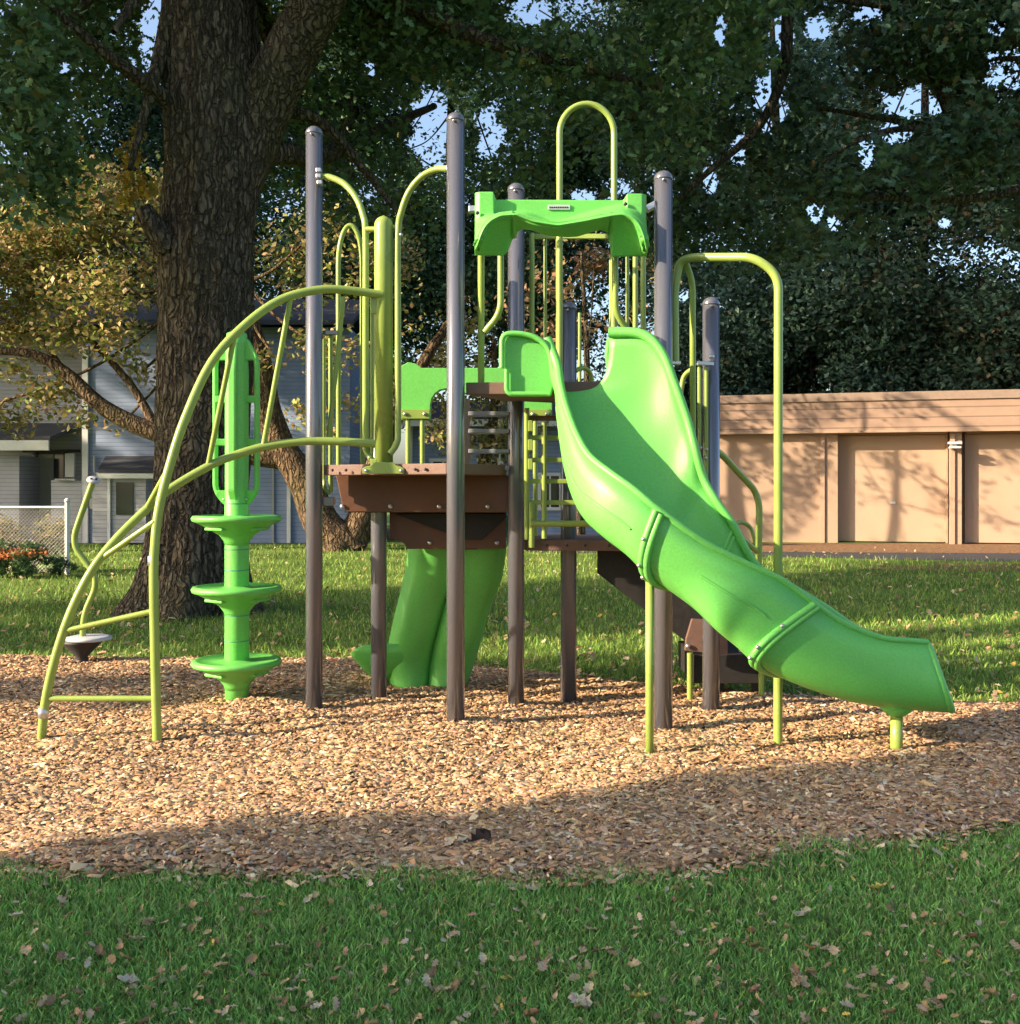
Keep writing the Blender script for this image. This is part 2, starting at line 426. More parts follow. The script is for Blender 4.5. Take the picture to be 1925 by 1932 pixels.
g = MB()
xs = [-600, -60, -20, 20, 60, 600]; ys = [-400, -20, 0, 30, 80, 900]
for j in range(len(ys)):
    for i in range(len(xs)): g.v.append(Vector((xs[i], ys[j], 0)))
for j in range(len(ys) - 1):
    for i in range(len(xs) - 1):
        a = j * len(xs) + i; g.f.append((a, a + 1, a + 1 + len(xs), a + len(xs))); g.smooth.append(False)
tag(g.build('ground', M['turf']), 'green mown lawn under and behind the play area', kind='structure')

# wood chip bed: gently uneven sheet
nx, ny = 170, 60
gx = np.linspace(-14, 6.4, nx); gy = np.linspace(4.0, 10.0, ny)
X, Y = np.meshgrid(gx, gy); pts = np.stack([X.ravel(), Y.ravel()], 1); ins = inside(pts)
def bed_frac(p):
    return sum(inside(p + np.array(o_)) * 1.0 for o_ in ((.13, 0), (-.13, 0), (0, .13), (0, -.13), (.07, .07), (-.07, .07), (.07, -.07), (-.07, -.07))) / 8
bm = bmesh.new()
ids = {}
hh = (bed_h(pts[:, 0], pts[:, 1]) + 0.022) * bed_frac(pts) ** 1.5 + 0.001
for j in range(ny - 1):
    for i in range(nx - 1):
        q = [j * nx + i, j * nx + i + 1, (j + 1) * nx + i + 1, (j + 1) * nx + i]
        if any(ins[k] for k in q):
            for k in q:
                if k not in ids: ids[k] = bm.verts.new((pts[k][0], pts[k][1], max(0.0035, hh[k])))
            bm.faces.new([ids[k] for k in q])
me = bpy.data.meshes.new('wood_chip_bed'); bm.to_mesh(me); bm.free(); me.materials.append(M['bed'])
o = bpy.data.objects.new('wood_chip_bed', me); COL.objects.link(o)
tag(o, 'bed of tan wood chips under the playground', kind='structure')

# road and the leaf covered verge in front of the garage
rd = MB(); rd.add([(0.4, 25.4, 0.006), (30, 22.3, 0.006), (60, 19.5, 0.006), (60, 16.0, 0.006), (30, 19.6, 0.006), (11.2, 21.2, 0.006), (5.0, 23.4, 0.006), (0.4, 24.8, 0.006)], [tuple(range(7, -1, -1))])
tag(rd.build('road', M['asphalt']), kind='structure')
vg = MB(); vg.add([(1.8, 29.8, 0.004), (30, 26.0, 0.004), (30, 22.4, 0.004), (3.5, 25.2, 0.004)], [(3, 2, 1, 0)])
tag(vg.build('verge', M['leafbed']), kind='structure')
vg = MB(); c_ = curve([(6.5, 19.9, .003), (8.6, 20.9, .003), (12, 21.3, .003), (18, 21.0, .003), (14, 19.3, .003), (9, 19.1, .003), (7.2, 19.4, .003)], 3)
vg.add(c_, [tuple(range(len(c_) - 1, -1, -1))])
tag(vg.build('bare_soil_ground', M['leafbed']), kind='structure')

# wood chips themselves
def scatter_view(n, z0, z1, margin=1.15, power=1.0):
    """ground points inside the sector the photograph shows, denser towards the camera"""
    t = rng.uniform(0, 1, n)
    z = 1.0 / (1 / z0 + t ** power * (1 / z1 - 1 / z0))
    x = rng.uniform(-1, 1, n) * 0.4813 * z * margin
    return np.stack([x, z], 1)
N = 210000
p = scatter_view(N, 3.95, 10.0, 1.25)
ed = rng.normal(0, 0.05, (N, 2)) * rng.uniform(0.2, 2.2, (N, 1))
p = p[inside(p + ed)]; N = len(p)
L = rng.gamma(4, 0.0078, N) + 0.010; W = L * rng.uniform(0.2, 0.48, N); T = 0.004
az = rng.normal(0.1, 0.85, N) + np.where(rng.uniform(size=N) < 0.3, 1.3, 0); tl = rng.normal(0, 0.20, N); rl = rng.normal(0, 0.36, N)
ax = np.stack([np.cos(az) * np.cos(tl), np.sin(az) * np.cos(tl), np.sin(tl)], 1)
sd = np.stack([-np.sin(az), np.cos(az), np.zeros(N)], 1)
nn = np.cross(ax, sd); sd = sd * np.cos(rl)[:, None] + nn * np.sin(rl)[:, None]; nn = np.cross(ax, sd)
c0 = np.stack([p[:, 0], p[:, 1], np.maximum(0.005, (bed_h(p[:, 0], p[:, 1]) + 0.022) * bed_frac(p) ** 1.5) + rng.uniform(0.002, 0.022, N)], 1)
def cv(a, b, c): return c0 + ax * (L * a)[:, None] + sd * (W * b)[:, None] + nn * (T * c)
V = np.stack([cv(-.5, -.3, 0), cv(-.42, .42, 0), cv(.5, .3, 0), cv(.4, -.5, 0), cv(0, 0, 2.2), cv(-.45, 0, -1), cv(.45, 0, -1)], 1)
cc = pick([(5, (0.46, 0.285, 0.15)), (3, (0.56, 0.38, 0.22)), (3, (0.33, 0.19, 0.10)), (1.2, (0.70, 0.54, 0.37)), (1.4, (0.22, 0.13, 0.08)), (1.2, (0.36, 0.26, 0.19))], N, 0.18)
o = np_mesh('wood_chips', V, 7, [(0, 1, 4), (1, 2, 4), (2, 3, 4), (3, 0, 4), (0, 5, 1), (3, 2, 6)], cc, M['chip'])
tag(o, 'loose tan wood chips covering the play bed', 'wood chips', kind='stuff')

# grass blades
def grass(n, z0, z1, hgt, wid, pal, margin=1.2, power=1.0):
    p = scatter_view(n, z0, z1, margin, power)
    k = ~inside(p + rng.normal(0, 0.05, p.shape)); p = p[k]
    k = ~((p[:, 1] > np.interp(p[:, 0], [4, 5, 11.2, 30], [23.6, 23.3, 21.1, 19.5])) & (p[:, 0] > 2.5)); p = p[k]
    # patchy density
    f = np.sin(p[:, 0] * 5.3 + 1.3 * np.sin(p[:, 1] * 3.1)) * np.sin(p[:, 1] * 6.1 + 1.7 * np.sin(p[:, 0] * 2.7))
    k = rng.uniform(size=len(p)) < 0.80 + 0.2 * f; p = p[k]; f = f[k]
    n = len(p); sc_ = (p[:, 1] / z0) ** 0.6
    h = hgt * rng.uniform(0.5, 1.25, n) * sc_ * (1 + 0.25 * f); wd = wid * rng.uniform(0.7, 1.3, n) * sc_
    a = rng.uniform(0, 2 * math.pi, n); le = rng.uniform(0.15, 1.1, n) * h; la = rng.uniform(0, 2 * math.pi, n)
    b0 = np.stack([p[:, 0], p[:, 1], np.zeros(n)], 1); s = np.stack([np.cos(a), np.sin(a), np.zeros(n)], 1) * wd[:, None] * 0.5
    ld = np.stack([np.cos(la), np.sin(la), np.zeros(n)], 1) * le[:, None]
    up = np.array([0, 0, 1.0])
    V = np.stack([b0 - s, b0 + s, b0 + s * 0.7 + ld * 0.35 + up * (h * 0.6)[:, None], b0 + ld + up * h[:, None], b0 - s * 0.7 + ld * 0.35 + up * (h * 0.6)[:, None]], 1)
    return V, pick(pal, n, 0.3)
GP = [(6, (0.21, 0.42, 0.10)), (4, (0.28, 0.49, 0.125)), (2, (0.115, 0.25, 0.055)), (0.9, (0.27, 0.30, 0.10)), (0.5, (0.40, 0.32, 0.17))]
GF = [(5, (0.165, 0.28, 0.048)), (4, (0.215, 0.33, 0.06)), (2, (0.10, 0.20, 0.036)), (1.2, (0.30, 0.32, 0.09)), (0.3, (0.42, 0.33, 0.16))]
Va, Ca = grass(150000, 2.75, 5.2, 0.029, 0.0052, GP, 1.15)
Vb, Cb = grass(120000, 6.9, 27.5, 0.045, 0.008, GF, 1.2, 1.0)
o = np_mesh('grass', np.concatenate([Va, Vb]), 5, [(0, 1, 2, 4), (4, 2, 3)], np.concatenate([Ca, Cb]), M['grass'])
tag(o, 'short green grass blades of the lawn', 'grass', kind='stuff')

# small leaf litter in the lawn
LP = [(5, (0.42, 0.29, 0.17)), (3, (0.52, 0.40, 0.26)), (2, (0.27, 0.16, 0.09)), (0.5, (0.60, 0.42, 0.10))]
pa = scatter_view(1500, 2.8, 5.2, 1.15); pb = scatter_view(2300, 7.0, 26.0, 1.25, 0.8); p = np.concatenate([pa, pb])
near_ = np.concatenate([np.ones(len(pa), bool), np.zeros(len(pb), bool)])
k = ~inside(p); p = p[k]; near_ = near_[k]
p3 = np.stack([p[:, 0], p[:, 1], np.where(near_, 0.012, 0.03) + rng.uniform(0, 0.025, len(p))], 1)
o = leaves('leaf_litter', p3, np.where(near_, 0.028, 0.07), LP, M['litter'], None, 'lobed', 1.2)
tag(o, 'small crumbled leaf litter between the grass blades', 'leaf litter', kind='stuff')

# individual fallen leaves on the near lawn
def fallen_mesh(seed, col):
    r = np.random.default_rng(seed); bm = bmesh.new()
    ang = r.uniform(0.4, 1.4); nu, nv = 9, 5
    grid = []
    prof = [0.02, .30, .20, .46, .30, .50, .26, .30, 0.02]
    for i in range(nu):
        row = []
        for j in range(nv):
            x = (i / (nu - 1) - 0.5); y = (j / (nv - 1) - 0.5) * 2 * prof[i]
            zz = 0.34 * ang * y * y * 2 + 0.35 * ang * x * x + 0.05 * r.normal()
            row.append(bm.verts.new((x, y * (1 - 0.25 * ang), zz)))
        grid.append(row)
    for i in range(nu - 1):
        for j in range(nv - 1): bm.faces.new((grid[i][j], grid[i + 1][j], grid[i + 1][j + 1], grid[i][j + 1]))
    me = bpy.data.meshes.new('fallen_leaf'); bm.to_mesh(me); bm.free()
    a = me.color_attributes.new('tint', 'FLOAT_COLOR', 'POINT')
    for k in range(len(me.vertices)):
        c = [min(0.9, q * (1 + 0.12 * r.normal())) for q in col]; a.data[k].color = (*c, 1)
    me.materials.append(M['litter']); me.polygons.foreach_set('use_smooth', [True] * len(me.polygons))
    return me
FM = [fallen_mesh(i, c) for i, c in enumerate([(0.46, 0.35, 0.19), (0.54, 0.43, 0.26), (0.38, 0.27, 0.14), (0.50, 0.38, 0.22), (0.28, 0.19, 0.11), (0.58, 0.48, 0.31)])]
def leaf_at(x, y, size, mesh, label, group=None):
    z = EYE * F / (y - 921.0)
    o = bpy.data.objects.new('fallen_leaf', mesh); COL.objects.link(o)
    o.location = ((x - 962.5) * z / F, z, 0.026 + random.uniform(0, 0.008)); o.scale = (size, size, size)
    o.rotation_euler = (random.gauss(0, 0.45), random.gauss(0, 0.45), random.uniform(0, 6.28))
    return tag(o, label, 'fallen leaf', group)
lv = scatter_view(260, 2.9, 4.6, 1.03); lv = lv[~inside(lv)][:210]
for (x, z) in lv:
    leaf_at(962.5 + x / z * F, 921 + EYE * F / z, random.uniform(0.026, 0.056), random.choice(FM),
            'dry tan fallen leaf lying on the shaded near grass', 'dry leaves scattered over the near lawn')
YM = fallen_mesh(31, (0.72, 0.58, 0.16)); PM = fallen_mesh(33, (0.52, 0.44, 0.33)); BM_ = fallen_mesh(35, (0.035, 0.026, 0.022))
leaf_at(1657, 1690, 0.08, YM, 'bright yellow leaf on the near grass at the right')
leaf_at(1210, 1898, 0.06, YM, 'yellowish leaf near the bottom edge, right of centre')
leaf_at(1515, 1741, 0.085, PM, 'large pale buff leaf on the near grass, below the bright yellow leaf')
leaf_at(1095, 1908, 0.085, PM, 'large buff leaf near the bottom edge beside the yellowish one')
leaf_at(562, 1865, 0.06, PM, 'pale upright leaf on the near grass, left of the centre')
leaf_at(237, 1668, 0.055, FM[0], 'tan leaf standing near the chip edge at the far left')
leaf_at(242, 1868, 0.07, PM, 'cream curled leaf on the near grass at the left')
dk = leaf_at(905, 1606, 0.11, BM_, 'dark brown curled dead leaf lying on the shaded wood chips'); dk.location.z = 0.05
dk = leaf_at(852, 1612, 0.09, PM, 'grey white curled leaf beside the dark dead leaf on the chips'); dk.location.z = 0.05

# ------------------------------------------------------------------ trees
def trunk_mesh(mb, path, radii, seg=28, rough=0.05, flare=None, seed=0):
    path = curve(path, 30 if seg > 100 else 8); n = len(path)
    rr = np.interp(np.linspace(0, 1, n), np.linspace(0, 1, len(radii)), radii)
    up = None; vs = []
    for i, p in enumerate(path):
        t = (path[min(i + 1, n - 1)] - path[max(i - 1, 0)]).normalized()
        if up is None: up = Vector((1, 0, 0)) if abs(t.x) < 0.9 else Vector((0, 0, 1))
        a = (up - t * up.dot(t)).normalized(); up = a; b = t.cross(a)
        for k in range(seg):
            th = 2 * math.pi * k / seg; r = rr[i]
            q = p + (a * math.cos(th) + b * math.sin(th)) * r
            d = noise.noise(Vector((math.cos(th) * 2.2, math.sin(th) * 2.2, q.z * 0.5 + seed))) * rough * 1.4
            d += abs(noise.noise(Vector((math.cos(th) * r * 11, math.sin(th) * r * 11, q.z * 1.6 + seed)))) * rough
            if seg > 100: d -= 0.085 * max(0, 0.35 - abs(noise.noise(Vector((math.cos(th) * 9.5 + .25 * noise.noise(Vector((0, th, q.z * 3))), math.sin(th) * 9.5, q.z * 1.9))))) ** 1.0 - 0.012
            if flare:
                hgt = max(0, q.z); d += flare * math.exp(-hgt / 0.38) * (0.6 + 0.5 * math.sin(th * 5 + seed) + 0.3 * math.sin(th * 3 + 1))
            vs.append(p + (a * math.cos(th) + b * math.sin(th)) * r * (1 + d))
    fs = []
    for i in range(n - 1):
        for k in range(seg):
            k2 = (k + 1) % seg; fs.append((i * seg + k, i * seg + k2, (i + 1) * seg + k2, (i + 1) * seg + k))
    mb.add(vs, fs, True); return mb

GREEN = [(5, (0.078, 0.150, 0.065)), (4, (0.11, 0.195, 0.080)), (2, (0.045, 0.092, 0.045)), (0.5, (0.14, 0.14, 0.04))]
DARKG = [(5, (0.070, 0.135, 0.080)), (4, (0.10, 0.175, 0.10)), (2, (0.030, 0.05, 0.022)), (0.5, (0.12, 0.11, 0.045))]
YELLOW = [(4, (0.37, 0.30, 0.11)), (4, (0.24, 0.28, 0.07)), (3, (0.44, 0.31, 0.16)), (1.5, (0.08, 0.12, 0.03)), (1, (0.30, 0.24, 0.08))]
BROWNG = [(4, (0.075, 0.135, 0.08)), (1.5, (0.12, 0.12, 0.07)), (3, (0.06, 0.11, 0.065)), (.3, (0.20, 0.14, 0.08))]

def spread(c, rx, rz, n, r0, r1, seed, squash=0.8):
    """clump centres through an ellipsoid"""
    r = np.random.default_rng(seed); out = []
    while len(out) < n:
        d = r.uniform(-1, 1, 3)
        if (d ** 2).sum() > 1: continue
        d = d * (0.35 + 0.65 * (d ** 2).sum() ** 0.5) / max(1e-3, (d ** 2).sum() ** 0.5) if (d ** 2).sum() < 0.12 else d
        s = r.uniform(r0, r1)
        out.append((c[0] + d[0] * rx[0], c[1] + d[1] * rx[1], c[2] + d[2] * rz, s, s * squash))
    return out

def tree(name, label, base, path, radii, blobs, nleaf, size, pal, bark='bark', tmpl='oval', cat='tree', group=None, flare=None, limbs=(), seed=0, keep=None, autol=10, shell=0.45, up=0.35, seg=28):
    root = empty(name, base, label, cat, group)
    tm = MB(); trunk_mesh(tm, path, radii, seg, 0.06, flare, seed); trunk = tm.build('trunk', M[bark], root)
    top = Vector(path[-1]); mid = Vector(path[max(0, len(path) - 2)])
    for (pth, rd) in limbs:
        lm = MB(); trunk_mesh(lm, pth, rd, 14, 0.05, None, seed + 3); lm.build('limb', M[bark], root)
    r = random.Random(seed)
    for b in r.sample(list(blobs), min(autol, len(blobs))):
        s = mid.lerp(top, r.random()); e = Vector(b[:3]); m_ = s.lerp(e, 0.5) + Vector((0, 0, -0.08 * (e - s).length))
        lm = MB(); trunk_mesh(lm, [s, m_, e], [radii[-1] * 0.55, radii[-1] * 0.3, 0.03], 8, 0.05, None, seed); lm.build('limb', M[bark], root)
    pts = blob_points(blobs, nleaf, shell)
    pts = pts[pts[:, 2] > 0.25]
    if keep is not None: pts = pts[keep(pts)]
    pts = pts[dapple(pts)]
    leaves('crown', pts, size, pal, M['leaf'], root, tmpl, up)
    if name == 'oak_tree':
        yb = [tuple(P(x, y, 14)) + (r, r) for x, y, r in ((244, 292, .18), (252, 345, .20), (284, 352, .16), (238, 380, .14), (262, 250, .12), (1055, 150, .10), (1068, 118, .10))]
        for b_ in yb: leaves('yellow_spray', blob_points([b_], int(1900 * b_[3] ** 2)), 0.11, [(3, (0.62, 0.46, 0.09)), (2, (0.50, 0.34, 0.10)), (1, (0.30, 0.32, 0.08))], M['leaf'], root, 'lobed')
    return root

HOLES = [(815, 245, 52, 85), (925, 250, 30, 58), (1455, 185, 40, 70), (1725, 195, 66, 36), (1895, 130, 50, 60), (1475, 62, 28, 40), (1545, 55, 30, 30), (1690, 250, 46, 26), (1635, 285, 22, 34), (1540, 400, 20, 24), (1395, 285, 22, 34), (1340, 335, 18, 36), (1880, 50, 26, 24), (1640, 25, 28, 18), (1360, 60, 16, 36), (1100, 370, 26, 16), (290, 60, 30, 80), (1000, 25, 44, 30), (1570, 420, 14, 16), (1290, 560, 12, 14), (700, 130, 12, 18), (1215, 395, 12, 16), (120, 130, 10, 14), (1780, 420, 16, 12)]
def sky_holes(p):
    """thin places in the crowns, where daylight comes through between the twigs"""
    sx = p[:, 0] / p[:, 1] * F + 962.5; sy = 921 - (p[:, 2] - EYE) / p[:, 1] * F
    pr = np.zeros(len(p))
    for (cx, cy, rx, ry) in HOLES:
        wob = 1 + 0.5 * np.sin(sx / 13 + cx) * np.cos(sy / 11 + cy)
        d = (((sx - cx) / rx) ** 2 + ((sy - cy) / ry) ** 2) / wob * 1.6
        pr = np.maximum(pr, np.clip(1.6 - 0.8 * d, 0, 0.96))
    return rng.uniform(size=len(p)) > pr
# the big oak
zo = 12.8
ob = P(355, 1160, zo); ob.z = -0.05
opath = [ob, P(362, 1100, zo), P(375, 950, zo), P(386, 700, zo), P(392, 450, zo), P(405, 300, zo), P(400, 150, zo), P(395, 0, zo), P(392, -200, zo), P(380, -500, zo)]
orad = [0.61, 0.57, 0.525, 0.545, 0.54, 0.575, 0.58, 0.54, 0.47, 0.34]
olimbs = [
    ([P(430, 330, zo), P(480, 235, zo), P(545, 105, zo - .2), P(612, -20, zo - .5), P(700, -220, zo - 1.0)], [0.42, 0.36, 0.31, 0.29, 0.20]),
    ([P(330, 205, zo - .3), P(290, 170, zo - .6), P(245, 135, zo - .9), P(150, 60, zo - 1.3), P(40, -40, zo - 1.8)], [0.10, 0.095, 0.08, 0.05, 0.03]),
    ([P(318, 470, zo - .35), P(292, 430, zo - .45), P(268, 392, zo - .5)], [0.17, 0.13, 0.10]),
    ([P(460, 300, zo), P(530, 288, zo + .5), P(600, 296, zo + 1.2), P(700, 250, zo + 2.5), P(820, 200, zo + 4)], [0.17, 0.15, 0.13, 0.09, 0.05]),
    ([P(470, 215, zo), P(560, 213, zo + .3), P(620, 242, zo + .6), P(695, 330, zo + .8), P(770, 425, zo + 1.0)], [0.09, 0.08, 0.07, 0.05, 0.02]),
]
ac = spread((-6.6, 11.9, 8.0), (5.0, 3.6), 2.7, 60, 0.7, 1.25, 3) + spread((-3.0, 13.5, 11.5), (5.5, 4.5), 3.8, 60, 0.9, 1.6, 4) + spread((1.0, 13.0, 8.6), (4.5, 2.6), 1.9, 46, 0.6, 1.15, 5)
for (x, y, z) in [(30, 60, 11), (110, 110, 11.2), (60, 200, 11), (170, 220, 11.3), (90, 300, 11.2), (20, 360, 11), (190, 330, 11.5), (240, 230, 11.6), (150, 20, 11), (215, 60, 11.3), (30, 250, 10.8), (100, 385, 11.4), (245, 320, 12),
                  (560, 330, 14), (620, 150, 14), (700, 110, 14), (680, 260, 14.5), (760, 60, 13.5), (860, 60, 13.5), (900, 130, 14), (620, 380, 14.5), (980, 60, 13), (1010, 150, 13.2), (1080, 90, 13), (760, 330, 15), (1150, 120, 13.2),
                  (430, 40, 15), (520, 60, 15), (350, 120, 15.5), (560, 210, 14.5), (590, 290, 15), (650, 320, 15), (730, 180, 14), (820, 140, 13.5), (790, 390, 15), (870, 400, 15), (720, 410, 15), (980, 250, 14), (1020, 320, 14.5), (1060, 200, 13.6), (1400, 120, 13.6), (70, 160, 11), (130, 260, 11.2), (20, 300, 11), (240, 140, 11.2), (150, 340, 11.4), (1200, 60, 13), (1250, 170, 13.4), (1120, 250, 13.6), (1180, 290, 13.8), (1310, 90, 13), (1290, 260, 14), (940, 330, 14.6), (690, 30, 13.6), (1350, 30, 13)]:
    q = P(x, y, z); ac += [(q.x, q.y, q.z, 0.50, 0.48)] * 2
for i in range(20):       # the part of the crown whose leaves fleck the garage with shade
    u_, v_ = random.uniform(21.0, 25.0), random.uniform(2.5, 8.5)
    ac.append((-TDIR[1] * u_ + TDIR[0] * v_, TDIR[0] * u_ + TDIR[1] * v_, 9.5 + random.uniform(-1.6, 2.2) + (5 - v_) * .4, .85, .6))
def keep_oak(p):
    # open air under the crown and beside the stem, where the sky comes through
    k = clear_play(p)
    sx = p[:, 0] / p[:, 1] * F + 962.5; sy = 921 - (p[:, 2] - EYE) / p[:, 1] * F
    stem = (np.abs(p[:, 0] + 3.75) < 0.9) & (p[:, 1] < 13) & (p[:, 2] < 8)
    low = sy > np.interp(sx, [-500, 0, 200, 300, 480, 700, 1000, 1400, 2500], [460, 440, 410, 310, 480, 470, 380, 340, 300]) + rng.normal(0, 14, len(p))
    return k & ~stem & ~low & sky_holes(p)
tree('oak_tree', 'huge oak with thick furrowed trunk behind the arched climber', ob, opath, orad, ac, 120000, 0.125, GREEN, 'bark', 'lobed',
     flare=0.50, limbs=olimbs, seed=2, keep=keep_oak, autol=16, seg=220)

# the leaning tree with yellowing leaves
zl = 25.6
lb = P(648, 1040, zl); lb.z = -0.05
lpath = [lb, P(640, 1020, zl), P(608, 985, zl), P(572, 905, zl), P(530, 840, zl), P(505, 770, zl), P(495, 700, zl), P(470, 600, zl), P(430, 480, zl)]
lrad = [0.55, 0.46, 0.42, 0.38, 0.33, 0.30, 0.26, 0.20, 0.12]
llimbs = [([P(545, 868, zl), P(430, 850, zl - .2), P(300, 818, zl - .6), P(200, 772, zl - .8), P(125, 705, zl - .9), P(60, 668, zl - 1), P(-40, 660, zl - 1)], [0.25, 0.24, 0.22, 0.19, 0.15, 0.11, 0.07]),
          ([P(300, 818, zl - .6), P(250, 730, zl - .5), P(170, 640, zl - .4), P(70, 540, zl - .4)], [0.12, 0.09, 0.07, 0.03]),
          ([P(655, 1035, zl), P(690, 960, zl + .2), P(720, 850, zl + .4), P(790, 700, zl + 1), P(880, 560, zl + 1.5)], [0.42, 0.34, 0.24, 0.16, 0.08]),
          ([P(520, 810, zl), P(470, 720, zl), P(400, 600, zl), P(300, 480, zl)], [0.14, 0.11, 0.08, 0.04]),
          ([P(125, 705, zl - .9), P(60, 620, zl - .9), P(0, 600, zl - .9)], [0.07, 0.05, 0.02])]
lblobs = []
rr_ = random.Random(5)
for (x, y, s) in [(20, 470, 1.1), (110, 460, 1.1), (200, 450, 1.0), (60, 540, 1.1), (150, 540, 1.1), (235, 540, 1.0), (30, 610, 1.0), (120, 620, .95), (210, 630, .9), (270, 700, .7), (90, 740, .8), (150, 790, .55), (30, 790, .7), (230, 800, .45), (275, 480, .9), (20, 700, .5), (85, 680, .4),
                  (540, 470, 1.1), (620, 450, 1.1), (560, 560, 1.0), (510, 660, .7), (640, 560, 1.0), (720, 540, 1.0), (620, 660, .9), (700, 650, .9), (780, 620, .9), (580, 780, .55), (660, 760, .7), (760, 720, .8), (830, 820, .5), (620, 820, .4),
                  (-120, 500, 1.4), (-120, 640, 1.3), (300, 380, 1.0), (-60, 780, 1.0), (200, 370, 1.0), (80, 390, 1.1)]:
    q = P(x, y, zl + rr_.uniform(-1.2, 1.2)); lblobs.append((q.x, q.y, q.z, s, s * .8))
    if y < 600:
        for _ in range(1):
            q = P(x + rr_.uniform(-30, 30), y + rr_.uniform(-60, 0), zl + rr_.uniform(-2.5, 2.5)); lblobs.append((q.x, q.y, q.z, s, s * .8))
tree('leaning_tree', 'leaning tree with tan forked trunk and yellowing leaves behind the oak', lb, lpath, lrad, lblobs, 32000, 0.16, YELLOW, 'bark2', 'oval', limbs=llimbs, seed=4, autol=12, flare=0.3, shell=0.5)

# trees on the right and beyond the garage
def simple_tree(label, x, z, h, crown_r, crown_z, crown_rz, nb, nleaf, size, pal, seed, name='tree', group='trees beyond the lawn', keep=None, r=0.3, br=(1.0, 2.2), bark='bark', shell=0.5, low=None, tmpl='oval'):
    base = Vector(((x - 962.5) * z / F, z, -0.05)); top = base + Vector((random.uniform(-.6, .6), random.uniform(-.5, .5), h * 0.86))
    path = [base, base + Vector((0, 0, h * .25)), base.lerp(top, .6) + Vector((random.uniform(-.3, .3), 0, 0)), top]
    bl = spread((base.x, base.y, crown_z), (crown_r, crown_r * .8), crown_rz, nb, br[0], br[1], seed)
    return tree(name, label, base, path, [r, r * .85, r * .6, r * .25], bl, nleaf, size, pal, bark, tmpl, 'tree', group, flare=.35, seed=seed, keep=keep, autol=9, shell=shell)
# overhanging tree whose limbs cross the upper right
zr = 17.5
rb = P(2230, 921, zr); rb.z = -0.05
rpath = [rb, rb + Vector((0, 0, 3)), rb + Vector((-.2, 0, 7)), rb + Vector((-.6, 0, 12))]
rl = [([rb + Vector((-.3, 0, 10)), P(1900, -80, 17.5), P(1760, 60, 17.2), P(1790, 200, 17.2), P(1830, 330, 17.3), P(1810, 400, 17.5)], [0.2, .17, .14, .12, .08, .03]),
      ([P(1800, 20, 17.3), P(1620, -60, 17.3), P(1500, -20, 17.2), P(1480, 130, 17), P(1430, 240, 17), P(1330, 330, 17), P(1240, 420, 17.2)], [0.15, .12, .10, .09, .07, .05, .02]),
      ([P(1790, 240, 17.2), P(1660, 250, 17.0), P(1560, 310, 17), P(1600, 400, 17)], [0.06, .045, .03, .015])]
rbl = []
for i in range(130):
    x = rr_.uniform(1150, 2150); y = rr_.uniform(-220, 470); z = rr_.uniform(15.5, 19.5)
    q = P(x, y, z); s = rr_.uniform(.45, .95); rbl.append((q.x, q.y, q.z, s, s * .8))
rbl += spread((10.5, 17.5, 10.5), (4, 3.5), 3.5, 30, .9, 1.6, 21)
tree('overhanging_tree', 'dark leafy tree whose crooked limbs hang over the upper right', rb, rpath, [.42, .38, .34, .25], rbl, 75000, 0.15, DARKG, 'bark', 'lobed', limbs=rl, seed=8, keep=sky_holes, autol=6)

HAZEG = [(5, (0.085, 0.16, 0.11)), (4, (0.11, 0.19, 0.13)), (2, (0.065, 0.12, 0.085)), (0.3, (0.15, 0.14, 0.07))]
back = [
    ('dense green tree beyond the lawn behind the two tallest posts', 860, 41, 24, 6.2, 12.5, 10.5, 90, 42000, GREEN, 31),
    ('dark green tree behind the slide tower', 1180, 43, 25, 6.5, 12.5, 11.0, 90, 42000, DARKG, 32),
    ('dull green tree standing behind the left end of the garage', 1480, 37, 22, 5.6, 11.0, 9.0, 80, 40000, HAZEG, 33),
    ('brownish green tree standing behind the middle of the garage', 1730, 36, 21, 5.2, 10.0, 8.4, 80, 40000, BROWNG, 34),
    ('dark tree standing behind the right end of the garage', 1990, 35, 22, 5.5, 10.5, 8.8, 80, 36000, HAZEG, 35),
    ('green tree far behind the grey house at the left edge', 60, 42, 24, 7.0, 14, 9.0, 70, 30000, GREEN, 37),
    ('green tree far behind the trunk of the oak', 420, 43, 24, 6.5, 14, 9.0, 70, 30000, DARKG, 38),
    ('tall green tree in the gap between the oak and the play posts', 660, 39, 22, 5.4, 12, 8.5, 70, 34000, GREEN, 39),
]
for (lab, x, z, h, cr, cz, crz, nb, nl, pal, sd_) in back:
    simple_tree(lab, x, z, h, cr, cz, crz, nb, int(nl * 1.7), 0.205, pal, sd_, keep=sky_holes)

